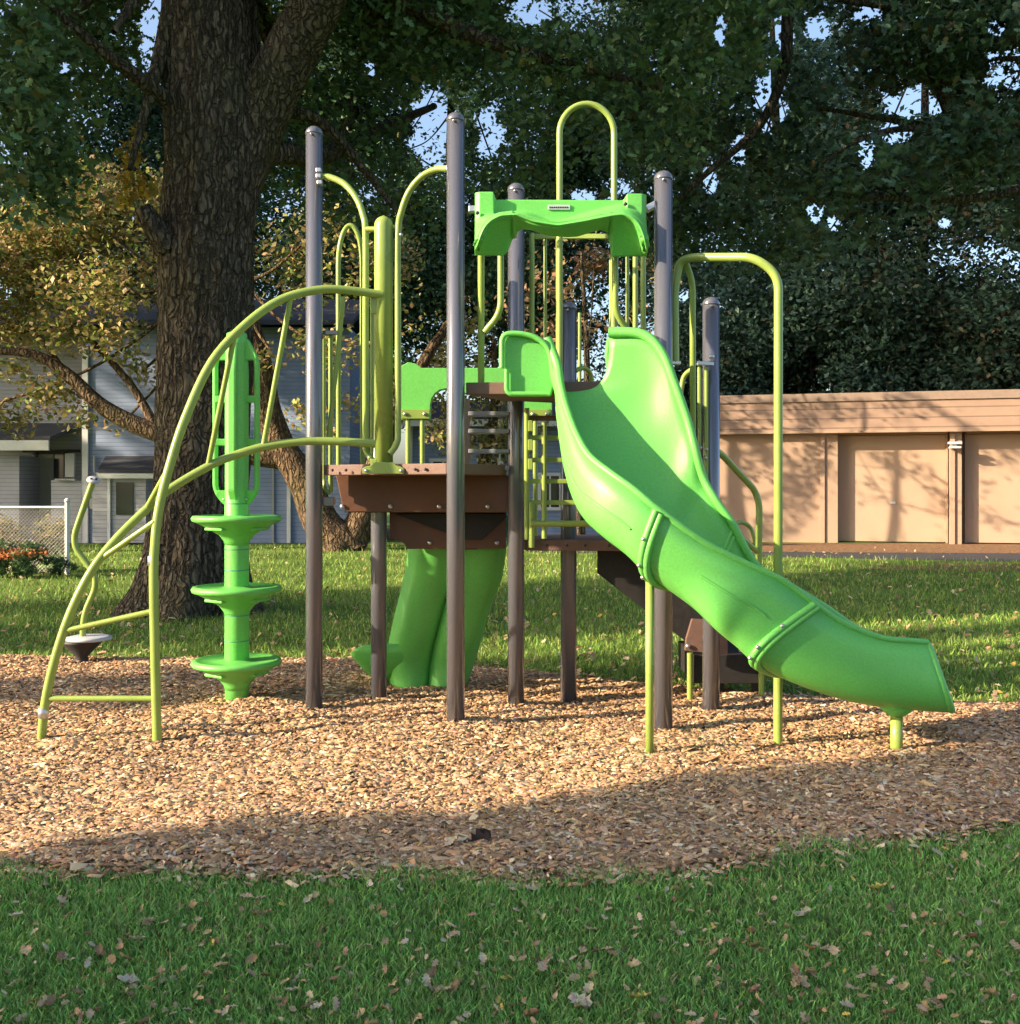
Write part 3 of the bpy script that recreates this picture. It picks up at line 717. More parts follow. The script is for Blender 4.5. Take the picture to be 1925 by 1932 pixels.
simple_tree('thin brown leaved tree seen between the posts of the slide tower', 1095, 26, 8.5, 2.6, 5.6, 2.4, 34, 8500, 0.16, [(3, (0.34, 0.21, 0.12)), (2, (0.20, 0.17, 0.07)), (1, (0.42, 0.29, 0.16))], 36, keep=sky_holes, r=.13, br=(.35, .75))
simple_tree('small yellow leaved tree in front of the blue house', 905, 28.6, 6.5, 1.7, 4.2, 1.9, 18, 3200, 0.16, YELLOW, 40, r=.22, br=(.5, .9), bark='bark2')
for i, (px, z) in enumerate([(1330, 36.5), (1530, 35.8), (1720, 35.2), (1930, 34.5)]):
    simple_tree(('low bushy tree behind the left corner of the garage', 'low bushy tree behind the garage wall, left of its door', 'low bushy tree behind the door of the garage', 'low bushy tree behind the right end of the garage')[i], px, z, 7.5, 2.6, 4.6, 2.8, 30, 15000, 0.19, HAZEG, 90 + i, name='bushy_tree', group='low trees just behind the garage', r=.12, br=(.7, 1.2))
# trees outside the picture on the sunny side; they give the lawn its shade
def shade_tree(label, u, v, h, cr, cz, crz, nb, nleaf, size, seed, keep):
    x = -TDIR[1] * u + TDIR[0] * v; y = TDIR[0] * u + TDIR[1] * v
    base = Vector((x, y, -.05)); top = base + Vector((0, 0, h * .85))
    bl = spread((x, y, cz), (cr, cr), crz, nb, cr * .3, cr * .42, seed)
    tree('shade_tree', label, base, [base, base.lerp(top, .4), top], [.4, .33, .12], bl, nleaf, size, GREEN, 'bark', 'oval', 'tree', 'trees outside the picture on the sunny side', flare=.3, seed=seed, keep=keep, autol=5)
def k_front(p):
    u, v = uv_of(p); return clear_play(p) & (u < 4.56 + 0.05 * np.clip(v + p[:, 2] / TANE + 0.5, -2, 8) + 0.1 * np.sin(p[:, 2] * 2.5))
shade_tree('nearest shade tree, left of the camera', 0.9, -14, 12, 4.6, 7.0, 4.9, 60, 30000, .26, 51, k_front)
shade_tree('broad shade tree behind the camera', -6.0, -13, 12, 5.0, 6.6, 5, 56, 20000, .30, 52, k_front)
shade_tree('tall shade tree left of the oak', 12.3, -18, 20, 3.4, 12.2, 7.2, 90, 42000, .26, 53, lambda p: clear_play(p) & (uv_of(p)[0] > 9.8) & (uv_of(p)[0] < 15.8))
shade_tree('slim shade tree beside the tall one', 8.4, -19, 14, 1.5, 9.5, 4.8, 26, 11000, .22, 54, lambda p: clear_play(p) & (uv_of(p)[0] > 7.55) & (uv_of(p)[0] < 9.0))
for i, (u, v, h) in enumerate([(31.5, -24, 24), (38, -26, 26), (45, -26, 26), (53, -24, 25)]):
    shade_tree(['first', 'second', 'third', 'fourth'][i] + ' tree of the tall row outside the picture', u, v, h, 4.6, h * .56, h * .42, 44, 12000, .46, 60 + i, lambda p: uv_of(p)[0] > 28.8)

for i, (u, v) in enumerate([(27, -12), (34, -13), (42, -14)]):
    shade_tree(['first', 'second', 'third'][i] + ' of the very tall trees outside the picture on the left', u, v, 33, 6.0, 24, 9.5, 60, 17000, .5, 70 + i, lambda p: (uv_of(p)[0] > 20.5) & (p[:, 2] > 14))

# ------------------------------------------------------------------ buildings
sidM = {}
def siding(name, col, pitch=0.11, vertical=False):
    m = bpy.data.materials.new(name); m.use_nodes = True
    n = m.node_tree.nodes; l = m.node_tree.links; b = n['Principled BSDF']; b.inputs['Roughness'].default_value = 0.65
    tc = n.new('ShaderNodeTexCoord'); sx = n.new('ShaderNodeSeparateXYZ'); l.new(tc.outputs['Object'], sx.inputs[0])
    mu = n.new('ShaderNodeMath'); mu.operation = 'DIVIDE'; mu.inputs[1].default_value = pitch; l.new(sx.outputs['X' if vertical else 'Z'], mu.inputs[0])
    fr = n.new('ShaderNodeMath'); fr.operation = 'FRACT'; l.new(mu.outputs[0], fr.inputs[0])
    bp = n.new('ShaderNodeBump'); bp.inputs['Strength'].default_value = 1.0; bp.inputs['Distance'].default_value = 0.03; bp.invert = True
    l.new(fr.outputs[0], bp.inputs['Height']); l.new(bp.outputs[0], b.inputs['Normal'])
    no = n.new('ShaderNodeTexNoise'); no.inputs['Scale'].default_value = 2.5; no.inputs['Detail'].default_value = 8; l.new(tc.outputs['Object'], no.inputs['Vector'])
    mr = n.new('ShaderNodeMapRange'); mr.inputs['To Min'].default_value = 0.8; mr.inputs['To Max'].default_value = 1.2; l.new(no.outputs['Fac'], mr.inputs['Value'])
    # the thin dark lap line between two boards
    lt = n.new('ShaderNodeMath'); lt.operation = 'LESS_THAN'; lt.inputs[1].default_value = 0.12; l.new(fr.outputs[0], lt.inputs[0])
    m2 = n.new('ShaderNodeMapRange'); m2.inputs['To Min'].default_value = 1.0; m2.inputs['To Max'].default_value = (0.85 if 'door' in name else 0.62); l.new(lt.outputs[0], m2.inputs['Value'])
    m3 = n.new('ShaderNodeMath'); m3.operation = 'MULTIPLY'; l.new(mr.outputs[0], m3.inputs[0]); l.new(m2.outputs[0], m3.inputs[1])
    mx = n.new('ShaderNodeVectorMath'); mx.operation = 'SCALE'; mx.inputs[0].default_value = col; l.new(m3.outputs[0], mx.inputs['Scale'])
    l.new(mx.outputs[0], b.inputs['Base Color'])
    return m
M['siding'] = siding('grey_lap_siding', (0.34, 0.35, 0.38))
M['siding2'] = siding('blue_grey_lap_siding', (0.20, 0.27, 0.42))
M['trimw'] = mat('white_trim_paint', (0.62, 0.64, 0.66), 0.5, var=0.05)
M['shingle'] = mat('dark_shingles', (0.045, 0.05, 0.065), 0.9, var=0.25, vscale=12, bump=0.4, bscale=25)
M['glass'] = mat('window_glass', (0.02, 0.025, 0.03), 0.08, spec=0.8)
M['curtain'] = mat('pale_curtain', (0.30, 0.30, 0.29), 0.8, var=0.1, stretch=(8, 1, 1))
M['greybox'] = mat('grey_meter_metal', (0.32, 0.33, 0.34), 0.5, var=0.05)
M['tan'] = mat('tan_stucco', (0.36, 0.252, 0.182), 0.85, var=0.05, vscale=3, bump=0.25, bscale=40)
M['tand'] = mat('tan_panel_door', (0.40, 0.285, 0.205), 0.7, var=0.05, vscale=1.5, bump=0.1, bscale=30)
M['tanf'] = siding('tan_fascia_board', (0.30, 0.20, 0.145), 0.26)
M['fasciatop'] = mat('brown_roof_edge', (0.26, 0.19, 0.15), 0.7, var=0.1)

def wall_between(mb, a, b, z0, z1, th=0.2, back=True):
    """vertical slab from a to b (ground points), front face on the a-b line"""
    a = Vector((a[0], a[1], 0)); b = Vector((b[0], b[1], 0)); d = (b - a).normalized(); nb = Vector((-d.y, d.x, 0)) * th
    poly = [a + Vector((0, 0, z0)), b + Vector((0, 0, z0)), b + Vector((0, 0, z1)), a + Vector((0, 0, z1))]
    return mb.prism(poly, nb)

# house on the left
zh = 29.0
hs = empty('grey_house', P(160, 1024, zh) * 1.0, 'two storey grey blue sided house behind the oak at the left', 'house')
hs.location.z = 0
X_ = lambda px, z=zh: (px - 962.5) * z / F
H_ = lambda py, z=zh: EYE - (py - 921) * z / F
m_ = MB(); wall_between(m_, (X_(160), zh), (X_(660), zh), 0, 5.9, 6.0); m_.build('wall', M['siding2'], hs)
m_ = MB(); wall_between(m_, (X_(-260), zh + 1.2), (X_(160), zh + 1.2), 0, 5.9, 4.5); m_.build('wall', M['siding'], hs)
m_ = MB(); m_.prism([Vector((X_(-280), zh - .5, 5.90)), Vector((X_(672), zh - .5, 5.90)), Vector((X_(672), zh + 3.2, 7.1)), Vector((X_(-280), zh + 3.2, 7.1))], (0, .05, .14))
m_.prism([Vector((X_(-280), zh + 7, 5.90)), Vector((X_(672), zh + 7, 5.90)), Vector((X_(672), zh + 3.25, 7.1)), Vector((X_(-280), zh + 3.25, 7.1))], (0, .05, .14)); m_.build('roof', M['shingle'], hs)
m_ = MB(); m_.box((X_(162), zh - .02, 2.7), (.16, .1, 5.4)); m_.build('corner_trim', M['trimw'], hs)
m_ = MB(); m_.box((X_(546), zh - .05, 1.05), (.10, .1, 2.1)); m_.build('downpipe', M['trimw'], hs)
m_ = MB(); m_.box((X_(516), zh - .03, 1.05), (.05, .06, 2.1)); m_.build('vent_pipe', M['greybox'], hs)
# porch roof, piers, door and window at the left
m_ = MB(); m_.prism([Vector((X_(-120), zh - .6, H_(833))), Vector((X_(112), zh - .6, H_(833))), Vector((X_(128), zh + 1.2, H_(800))), Vector((X_(-120), zh + 1.2, H_(800)))], (0, 0, .10)); m_.build('porch_roof', M['shingle'], hs)
m_ = MB(); m_.box(((X_(-120) + X_(112)) / 2, zh - .66, H_(842)), (X_(112) - X_(-120), .06, .27)); m_.build('porch_fascia', M['trimw'], hs)
m_ = MB(); m_.box(((X_(98) + X_(160)) / 2 - .02, zh + .55, H_(975)), (X_(160) - X_(98) - .06, 1.26, 2.0)); m_.build('porch_pier', M['siding'], hs)
m_ = MB(); m_.box((X_(15), zh + .5, H_(940)), (.75, 1.3, 2.3)); m_.build('porch_pier', M['siding'], hs)
m_ = MB(); m_.box((X_(64), zh + 1.17, H_(935)), (1.05, .08, 2.4)); dr = m_.build('door', M['glass'], hs)
m_ = MB(); m_.box((X_(52), zh + 1.11, H_(930)), (.48, .03, 2.2)); m_.build('curtain', M['curtain'], dr)
m_ = MB(); m_.box((X_(35), zh + 1.1, H_(935)), (.08, .1, 2.45)); m_.box((X_(92), zh + 1.1, H_(935)), (.08, .1, 2.45)); m_.box((X_(64), zh + 1.1, H_(848)), (1.6, .1, .08)); m_.build('door_frame', M['black'], dr)
m_ = MB(); m_.box((X_(136), zh - .12, H_(878)), (.25, .1, .65)); m_.box((X_(128), zh - .14, H_(905)), (.55, .12, .05)); m_.build('wall_cabinet', M['greybox'], hs)
m_ = MB(); m_.box((X_(187), zh - .1, H_(918)), (.40, .18, .58), bev=.02); m_.build('meter_box', M['greybox'], hs)
m_ = MB(); m_.box((X_(181), zh - .1, H_(950)), (.22, .16, .30), bev=.02); m_.tube([Vector((X_(180), zh - .06, H_(890))), Vector((X_(180), zh - .06, H_(860)))], .03); m_.build('meter', M['greybox'], hs)
m_ = MB(); m_.tube([Vector((X_(190), zh - .08, H_(965))), Vector((X_(190), zh - .08, 0))], .04); m_.build('conduit', M['trimw'], hs)
# lean-to
m_ = MB(); m_.box(((X_(203) + X_(300)) / 2, zh - .55, H_(960)), (X_(300) - X_(203), 1.0, 1.75)); ln = m_.build('lean_to', M['siding'], hs)
m_ = MB(); m_.prism([Vector((X_(216), zh - 1.2, H_(893))), Vector((X_(330), zh - 1.2, H_(893))), Vector((X_(330), zh - .02, H_(865))), Vector((X_(200), zh - .02, H_(865)))], (0, 0, .07)); m_.build('lean_to_roof', M['shingle'], ln)
m_ = MB(); m_.box(((X_(218) + X_(320)) / 2, zh - 1.21, H_(899)), (X_(320) - X_(218), .05, .13)); m_.bar(Vector((X_(216), zh - 1.2, H_(899))), Vector((X_(199), zh - .05, H_(873))), .05, .14)
m_.box((X_(234), zh - 1.08, H_(962)), (.07, .05, 1.7)); m_.build('lean_to_trim', M['trimw'], ln)
m_ = MB(); m_.box((X_(262), zh - 1.06, H_(940)), (.45, .04, .85)); m_.build('lean_to_window', M['glass'], ln)

# second house, seen through the play structure
h2 = empty('blue_house', (X_(980), 31, 0), 'pale blue house with white trimmed windows seen through the play structure', 'house')
z2 = 31.0
X2 = lambda px: (px - 962.5) * z2 / F
H2 = lambda py: EYE - (py - 921) * z2 / F
m_ = MB(); wall_between(m_, (X2(772), z2), (X2(1240), z2), 0, 3.4, 6); m_.build('wall', M['siding2'], h2)
m_ = MB(); m_.prism([Vector((X2(762), z2 - .5, 3.4)), Vector((X2(1250), z2 - .5, 3.4)), Vector((X2(1250), z2 + 3, 4.15)), Vector((X2(762), z2 + 3, 4.15))], (0, 0.05, .13))
m_.prism([Vector((X2(762), z2 + 6.5, 3.4)), Vector((X2(1250), z2 + 6.5, 3.4)), Vector((X2(1250), z2 + 3.05, 4.15)), Vector((X2(762), z2 + 3.05, 4.15))], (0, 0.05, .13)); m_.build('roof', M['shingle'], h2)
m_ = MB(); m_.box(((X2(762) + X2(1250)) / 2, z2 - .53, 3.38), (X2(1250) - X2(762), .06, .2)); m_.build('gutter', M['trimw'], h2)
for (xa, xb, ya, yb) in [(815, 858, 868, 915), (905, 942, 868, 925), (1018, 1058, 895, 960), (1100, 1135, 895, 960)]:
    m_ = MB(); cx = (X2(xa) + X2(xb)) / 2; cy = (H2(ya) + H2(yb)) / 2; ww = X2(xb) - X2(xa); wh = H2(ya) - H2(yb)
    m_.box((cx, z2 - .02, cy + wh / 2), (ww + .16, .08, .09)); m_.box((cx, z2 - .02, cy - wh / 2), (ww + .16, .08, .09))
    m_.box((cx - ww / 2, z2 - .02, cy), (.09, .08, wh - .09)); m_.box((cx + ww / 2, z2 - .02, cy), (.09, .08, wh - .09)); m_.box((cx, z2 - .01, cy), (.05, .05, wh - .09))
    wn = m_.build('window', M['trimw'], h2)
    m_ = MB(); m_.box((cx, z2 + .0, cy), (ww - .1, .02, wh - .1)); m_.build('pane', M['glass'], wn)
for px in (775, 946, 1236):
    m_ = MB(); m_.box((X2(px), z2 - .03, 1.68), (.12, .1, 3.3)); m_.build('corner_trim', M['trimw'], h2)

# garage block on the right
gl = Vector((X_(1352, 29.9), 29.9, 0)); gr_ = Vector((16.5, 27.1, 0))
gd = (gr_ - gl).normalized(); gn = Vector((-gd.y, gd.x, 0)); ang = math.atan2(gd.y, gd.x)
def gpt(px, off=0.0):
    """ground point on the garage front under picture column px"""
    k = (px - 962.5) / F; t = (k * gl.y - gl.x) / (gd.x - k * gd.y); return gl + gd * t + gn * off
ga = empty('garage_block', gl, 'long flat roofed tan garage block at the right edge of the lawn', 'garage')
HW = 3.06
cols_ = [(1352, 1583), (1818, 1830)]
m_ = MB()
for (a, b) in ((1352, 1581), (1794, 1815)):
    p0, p1 = gpt(a), gpt(b); m_.prism([p0, p1, p1 + Vector((0, 0, HW)), p0 + Vector((0, 0, HW))], gn * .42)
p0, p1 = gpt(1352, .45), gr_ + gd * 3 + gn * .45; m_.prism([p0, p1, p1 + Vector((0, 0, HW)), p0 + Vector((0, 0, HW))], gn * 6.0)
m_.build('wall', M['tan'], ga)
for (a, b) in ((1583, 1790), (1826, 2100)):
    p0, p1 = gpt(a, .33), gpt(b, .33); dd = MB(); dd.prism([p0 + Vector((0, 0, .04)), p1 + Vector((0, 0, .04)), p1 + Vector((0, 0, HW - .12)), p0 + Vector((0, 0, HW - .12))], gn * .06); d_ = dd.build('garage_door', M['tand'], ga)
    hd = MB(); c = gpt(a + (b - a) * .5, .31); hd.box(c + Vector((0, 0, 1.1)), (.14, .04, .06), rz=ang); hd.build('handle', M['trimw'], d_)
    jb = MB()
    for e in (a, b):
        c = gpt(e, .31); jb.box(c + Vector((0, 0, HW / 2)), (.05, .06, HW - .02), rz=ang)
    c0_ = gpt(a, .28); c1_ = gpt(b, .28); jb.bar(c0_ + Vector((0, 0, HW - .05)), c1_ + Vector((0, 0, HW - .05)), .2, .1)
    jb.build('door_frame', M['tan'], d_)
for (a) in (1552, 1797):
    tm = MB(); c = gpt(a, -.03); tm.box(c + Vector((0, 0, HW / 2)), (.12, .05, HW), rz=ang); tm.build('pilaster', M['tan'], ga)
fa = MB(); p0, p1 = gpt(1346, -.28), gr_ + gd * 3 - gn * .28
fa.prism([p0 + Vector((0, 0, HW + .0)), p1 + Vector((0, 0, HW + .0)), p1 + Vector((0, 0, HW + .80)), p0 + Vector((0, 0, HW + .80))], gn * 6.8); fa.build('fascia', M['tanf'], ga)
fb = MB(); fb.prism([p0 - gn * .05 - gd * .05 + Vector((0, 0, HW + .80)), p1 - gn * .05 + Vector((0, 0, HW + .80)), p1 - gn * .05 + Vector((0, 0, HW + 1.02)), p0 - gn * .05 - gd * .05 + Vector((0, 0, HW + 1.02))], gn * 7.0); fb.build('roof_edge', M['fasciatop'], ga)
fb = MB(); fb.prism([p0 - gn * .04 + Vector((0, 0, HW - .06)), p1 - gn * .04 + Vector((0, 0, HW - .06)), p1 - gn * .04 + Vector((0, 0, HW)), p0 - gn * .04 + Vector((0, 0, HW))], gn * .3); fb.build('soffit_strip', M['tan'], ga)
lp = MB(); c = gpt(1800, -.22); lp.box(c + Vector((0, 0, 2.70)), (.34, .18, .06), rz=ang, bev=.01); lp.box(c + Vector((0, 0, 2.58)), (.30, .22, .05), rz=ang, bev=.01); lp.box(c + gn * .12 + Vector((0, 0, 2.64)), (.12, .2, .16), rz=ang); lp.build('wall_lamp', M['trimw'], ga)

# chain link fence
zf = 18.3
fc = empty('chain_link_fence', P(127, 1085, zf), 'short galvanised chain link fence with a white capped end post', 'fence')
fc.location.z = 0
XF = lambda px: (px - 962.5) * zf / F
m_ = MB(); m_.tube([Vector((XF(127), zf, 0)), Vector((XF(127), zf, 1.26))], .038); m_.lathe(Vector((XF(127), zf, 1.26)), [(.05, 0), (.05, .03), (.03, .06), (0.002, .07)], 14); m_.build('end_post', M['trimw'], fc)
m_ = MB(); m_.tube([Vector((XF(-160), zf, 0)), Vector((XF(-160), zf, 1.2))], .03); m_.build('post', M['steel'], fc)
m_ = MB(); m_.tube([Vector((XF(-260), zf, 1.17)), Vector((XF(124), zf, 1.17))], .022, 8); m_.build('top_rail', M['trimw'], fc)
m_ = MB()
x0, x1 = XF(-160), XF(126); hgt = 1.14; st = .065; k = x0 - hgt
while k < x1:
    for s in (1, -1):
        a = Vector((k, zf + .004 * s, .03)); b = Vector((k + hgt, zf + .004 * s, .03 + hgt))
        if s < 0: a, b = Vector((k, zf - .004, .03 + hgt)), Vector((k + hgt, zf - .004, .03))
        if b.x > x1: t = (x1 - a.x) / (b.x - a.x); b = a.lerp(b, t)
        if a.x < x0: t = (x0 - a.x) / (b.x - a.x); a = a.lerp(b, t)
        if (b - a).length > .02: m_.tube([a, b], .0028, 3, False)
    k += st
m_.build('wire_mesh', M['steel'], fc)

def bush(name, label, cat, x, y, z, r, rz, n, size, pal, flowers=None):
    c = P(x, y, z); root = empty(name, (c.x, c.y, 0), label, cat)
    bl = spread((c.x, c.y, rz * .75), (r, r * .6), rz * .6, 14, r * .25, r * .4, int(x) + 7)
    pts = blob_points(bl, n, .5); pts = pts[pts[:, 2] > .02]; leaves('foliage', pts, size, pal, M['leaf'], root, 'oval')
    st_ = MB()
    for i in range(7):
        a = random.uniform(0, 6.28); st_.tube([Vector((c.x, c.y, 0)), Vector((c.x + math.cos(a) * r * .5, c.y + math.sin(a) * r * .3, rz * .9))], .012, 5)
    st_.build('stem', M['bark2'], root)
    if flowers:
        pf = blob_points([(c.x, c.y, rz * 1.15, r * .95, rz * .28)], flowers[0], .6); leaves('blossom', pf, flowers[1], flowers[2], M['leaf'], root, 'oval')
bush('flower_bush', 'low bush with orange blossoms at the left edge by the fence', 'bush', 28, 1090, 17.7, .62, .36, 2600, .07, GREEN, (700, .06, [(3, (0.55, 0.20, 0.06)), (2, (0.42, 0.12, 0.06)), (1, (0.6, 0.3, 0.12))]))
bush('weed_clump', 'weedy shrub growing through the chain link fence', 'bush', 60, 1070, 18.9, 1.0, .75, 2600, .08, YELLOW)
bush('small_shrub', 'small green shrub at the foot of the white fence post', 'bush', 112, 1090, 18.0, .28, .3, 900, .05, GREEN)

# ------------------------------------------------------------------ play structure
ps = empty('play_structure', (0, 7, 0), 'green and brown playground tower with slides, arched climbers and tall posts', 'playground')
def pipe(name, pts, r=.021, m='lime', parent=None, sm=True, seg=12):
    mb = MB(); mb.tube(pts, r, seg); return mb.build(name, M[m], parent or ps)
def bolt(parent, pos, d=(0, -1, 0), r=.016, m='steel'):
    mb = MB(); mb.lathe(Vector(pos), [(r, 0), (r, .006), (r * .7, .012), (r * .1, .015)], 12, axis=d); return mb.build('bolt', M[m], parent)

POST = {}
def post(key, px, by, ty, m='post', r=.056, bury=.12, z=None):
    z = z or EYE * F / (by - 921.0)
    b = P(px, by, z); b.z = -bury if by > 1000 else P(px, by, z).z; t = P(px, ty, z)
    mb = MB(); c = Vector((b.x, b.y, 0)); h0 = b.z; h1 = t.z
    prof = [(r, h0), (r, h1 - r * .95)]; mb.lathe(c, prof, 32); o = mb.build('post', M[m], ps)
    cp = MB(); prof = [(r + .003, h1 - r * .98)] + [((r + .003) * math.cos(a), h1 - r * .9 + r * .9 * math.sin(a)) for a in [i * math.pi / 2 / 7 for i in range(7)]] + [(.004, h1)]
    cp.lathe(c, prof, 32); cap = cp.build('post_cap', M[m], o)
    bolt(cap, Vector((c.x - .01, c.y - r - .002, h1 - r * 1.25)), r=.008)
    POST[key] = (c, z); return o
post('A', 593, 1347, 238); post('B', 860, 1380, 212); post('C', 974, 1340, 345); post('D', 1073, 1328, 568)
post('E', 715, 1330, 560, z=7.42); post('F', 1252, 1388, 322); post('G', 1342, 1352, 560)
# joint lines of the post sleeves are thin clamps
def clamp(px, py, z, r=.06, h=.035, m='post'):
    c = P(px, py, z); mb = MB(); mb.lathe(c, [(r, -h / 2), (r + .004, -h / 2 + .004), (r + .004, h / 2 - .004), (r, h / 2)], 24); return mb.build('clamp', M[m], ps)

A, B, C_, D_, E_, Fp, G_ = [POST[k][0] for k in 'ABCDEFG']

def slab(name, poly, top, th, m='deck'):
    mb = MB(); mb.prism([Vector((p[0], p[1], top - th)) for p in poly], (0, 0, th), bev=.006); return mb.build(name, M[m], ps)
def off(a, b, t, o=0.0):
    d = (b - a); n_ = Vector((d.y, -d.x, 0)).normalized(); return a + d * t + n_ * o
# decks
dk1 = [A + Vector((.075, -.0, 0)), B + Vector((-.075, .06, 0)), B + Vector((-.0, .09, 0)), C_ + Vector((-.07, -.0, 0)), E_ + Vector((.08, .0, 0)), A + Vector((.09, .05, 0))]
d1 = slab('upper_deck', [A + Vector((.06, .0, 0)), B + Vector((-.06, .02, 0)), B + Vector((.03, .07, 0)), C_ + Vector((-.065, -.02, 0)), E_ + Vector((.06, -.03, 0))], 1.655, .07)
for t in (.14, .24, .62, .73, .80):
    q = off(A, B, t, .0); bolt(d1, Vector((q.x, q.y - .012, 1.618)), r=.010, m='black')
dk2 = slab('slide_deck', [B + Vector((.06, .03, 0)), Fp + Vector((-.06, .03, 0)), G_ + Vector((-.25, .05, 0)), D_ + Vector((-.02, -.1, 0)), C_ + Vector((.05, -.06, 0)), C_ + Vector((-.06, -.06, 0))], 2.155, .075)
dk3 = slab('lower_deck', [C_ + Vector((.065, .03, 0)), D_ + Vector((.32, -.22, 0)), G_ + Vector((-.06, .12, 0)), G_ + Vector((.06, .85, 0)), (0.35, 8.1, 0), C_ + Vector((.02, .5, 0))], 1.148, .072)
for px in (1033, 1070, 1105, 1150):
    q = P(px, 1029, 7.14); bolt(dk3, q, r=.010, m='black')
# risers between the decks (thick brown plastic panels)
r1 = MB(); z_ = 7.22
r1.prism(Pz([(634, 897), (968, 897), (972, 935), (966, 967), (655, 966), (645, 950)], z_), (0, .03, 0), bev=.005); r1 = r1.build('riser', M['brown'], ps)
for px in (646, 737, 829, 921): bolt(r1, P(px, 955.5, z_ - .002), r=.017)
r2 = MB(); z_ = 7.50
arc = [(735 + 33 * math.cos(a), 1036 - 19 * math.sin(a)) for a in [i * math.pi / 2 / 6 for i in range(7)]]
r2.prism(Pz([(735, 960), (955, 960), (955, 1035)] + arc, z_), (0, .03, 0), bev=.004); r2 = r2.build('riser', M['brown'], ps)
for px in (811, 938): bolt(r2, P(px, 1024, z_ - .002), r=.017)
tr = MB(); tr.prism([P(650, 967, 7.24), P(962, 967, 7.24), P(985, 967, 7.56), P(690, 967, 7.56)], (0, 0, .03)); tr.build('step_tread', M['dark'], ps)
tr = MB(); tr.prism(Pz([(878, 899), (936, 899), (936, 940), (878, 940)], 7.30), (0, .05, 0)); tr.build('skirt_panel', M['dark'], ps)
tr = MB(); tr.prism(Pz([(742, 969), (956, 969), (956, 976), (908, 1018), (880, 1018)], 7.44), (0, .04, 0), bev=.003); tr.build('step_shade_wedge', M['dark'], ps)  # dark wedge standing in for the deck's shade on the lower riser
tr = MB(); tr.bar(P(885, 968, 7.62), P(885, 1036, 7.62), .12, .12); tr.build('support_column', M['deck'], ps)
tp = MB(); tp.prism(Pz([(948, 972), (998, 972), (998, 1016), (948, 1014)], 7.65), (0, .05, 0), bev=.008); tp.build('side_panel', M['teal'], ps)

# steps from the upper deck to the slide deck
sm_ = MB(); 
for px in (882, 962): sm_.bar(P(px, 752, 7.25), P(px, 884, 7.25), .035, .02)
stp = sm_.build('step_stringer', M['dark'], ps)
for k, y in enumerate((776, 809, 847, 879)):
    mb = MB(); a = P(884, y, 7.12); b = P(961, y, 7.12)
    mb.prism([a, b, b + Vector((0, .16, 0)), a + Vector((0, .16, 0))], (0, 0, -.028), bev=.004); mb.build('step_tread', M['rung'], ps)

# ladder between lower deck and slide deck
lz = 7.02
for (px, ya, yb, r) in ((994, 770, 1018, .018), (1003, 948, 1033, .020), (1027, 797, 1016, .017), (1150, 790, 1016, .018)):
    pipe('ladder_rail', [P(px, ya, lz), P(px, yb, lz)], r)
for y in (789, 826, 868, 908, 948):
    mb = MB(); mb.bar(P(997, y, lz + .06), P(1150, y, lz + .06), .09, .030, bev=.004); mb.build('ladder_rung', M['deck'] if y < 800 else M['lime'], ps)
pipe('ladder_rung', [P(1003, 988, lz - .02), P(1150, 988, lz - .02)], .021)
for y in (804, 840, 876):
    mb = MB(); mb.bar(P(1001, y - 11, lz - .03), P(1001, y + 10, lz - .03), .03, .026, bev=.004); mb.build('ladder_bracket', M['lime'], ps)

# green hood over the rear slide
hz = 7.95
hd = MB(); out = [(755, 692), (770, 683), (785, 686), (795, 694), (1042, 694), (1042, 790), (985, 790), (985, 745), (968, 742), (870, 742)]
arc = [(842 + 30 * math.cos(a), 765 - 32 * math.sin(a)) for a in [i * math.pi / 8 for i in range(9)]]
out += arc + [(812, 792), (755, 792)]
hd.prism(Pz(out, hz), (0, .09, 0), bev=.004); hood = hd.build('rear_hood', M['plastic'], ps)
for (a, b) in ((757, 811), (987, 1040)):
    fl = MB(); fl.prism(Pz([(a, 772), (b, 772), (b, 790), (a, 790)], hz - .03), (0, .028, 0), bev=.003); fl = fl.build('mounting_flange', M['lime'], hood)
for px in (764, 801, 1005, 1032): bolt(hood, P(px, 781, hz - .032), r=.014)
for px in (770, 797, 1010): pipe('baluster', [P(px, 788, hz), P(px, 885 if px < 900 else 1018, hz)], .018)

# rear slide: wide double bedded chute seen from below
def section_sheet(rows, th, name, m, parent, closed=False):
    """rows: list of lists of points (same length) -> sheet with thickness"""
    nr, nc = len(rows), len(rows[0]); V = [Vector(p) for r in rows for p in r]
    nrm = []
    for i in range(nr):
        for j in range(nc):
            a = V[min(i + 1, nr - 1) * nc + j] - V[max(i - 1, 0) * nc + j]; b = V[i * nc + min(j + 1, nc - 1)] - V[i * nc + max(j - 1, 0)]
            n_ = a.cross(b); nrm.append(n_.normalized() if n_.length > 1e-9 else Vector((0, 0, 1)))
    W_ = [v + n_ * th for v, n_ in zip(V, nrm)]; n0 = len(V); fs = []
    for i in range(nr - 1):
        for j in range(nc - 1):
            a, b, c, d = i * nc + j, i * nc + j + 1, (i + 1) * nc + j + 1, (i + 1) * nc + j
            fs.append((a, b, c, d)); fs.append((d + n0, c + n0, b + n0, a + n0))
    for i in range(nr - 1):
        for j in (0, nc - 1):
            a, d = i * nc + j, (i + 1) * nc + j; fs.append((a, d, d + n0, a + n0) if j == 0 else (d, a, a + n0, d + n0))
    for j in range(nc - 1):
        for i in (0, nr - 1):
            a, b = i * nc + j, i * nc + j + 1; fs.append((b, a, a + n0, b + n0) if i == 0 else (a, b, b + n0, a + n0))
    mb = MB(); mb.add(V + W_, fs, True); return mb.build(name, m, parent)
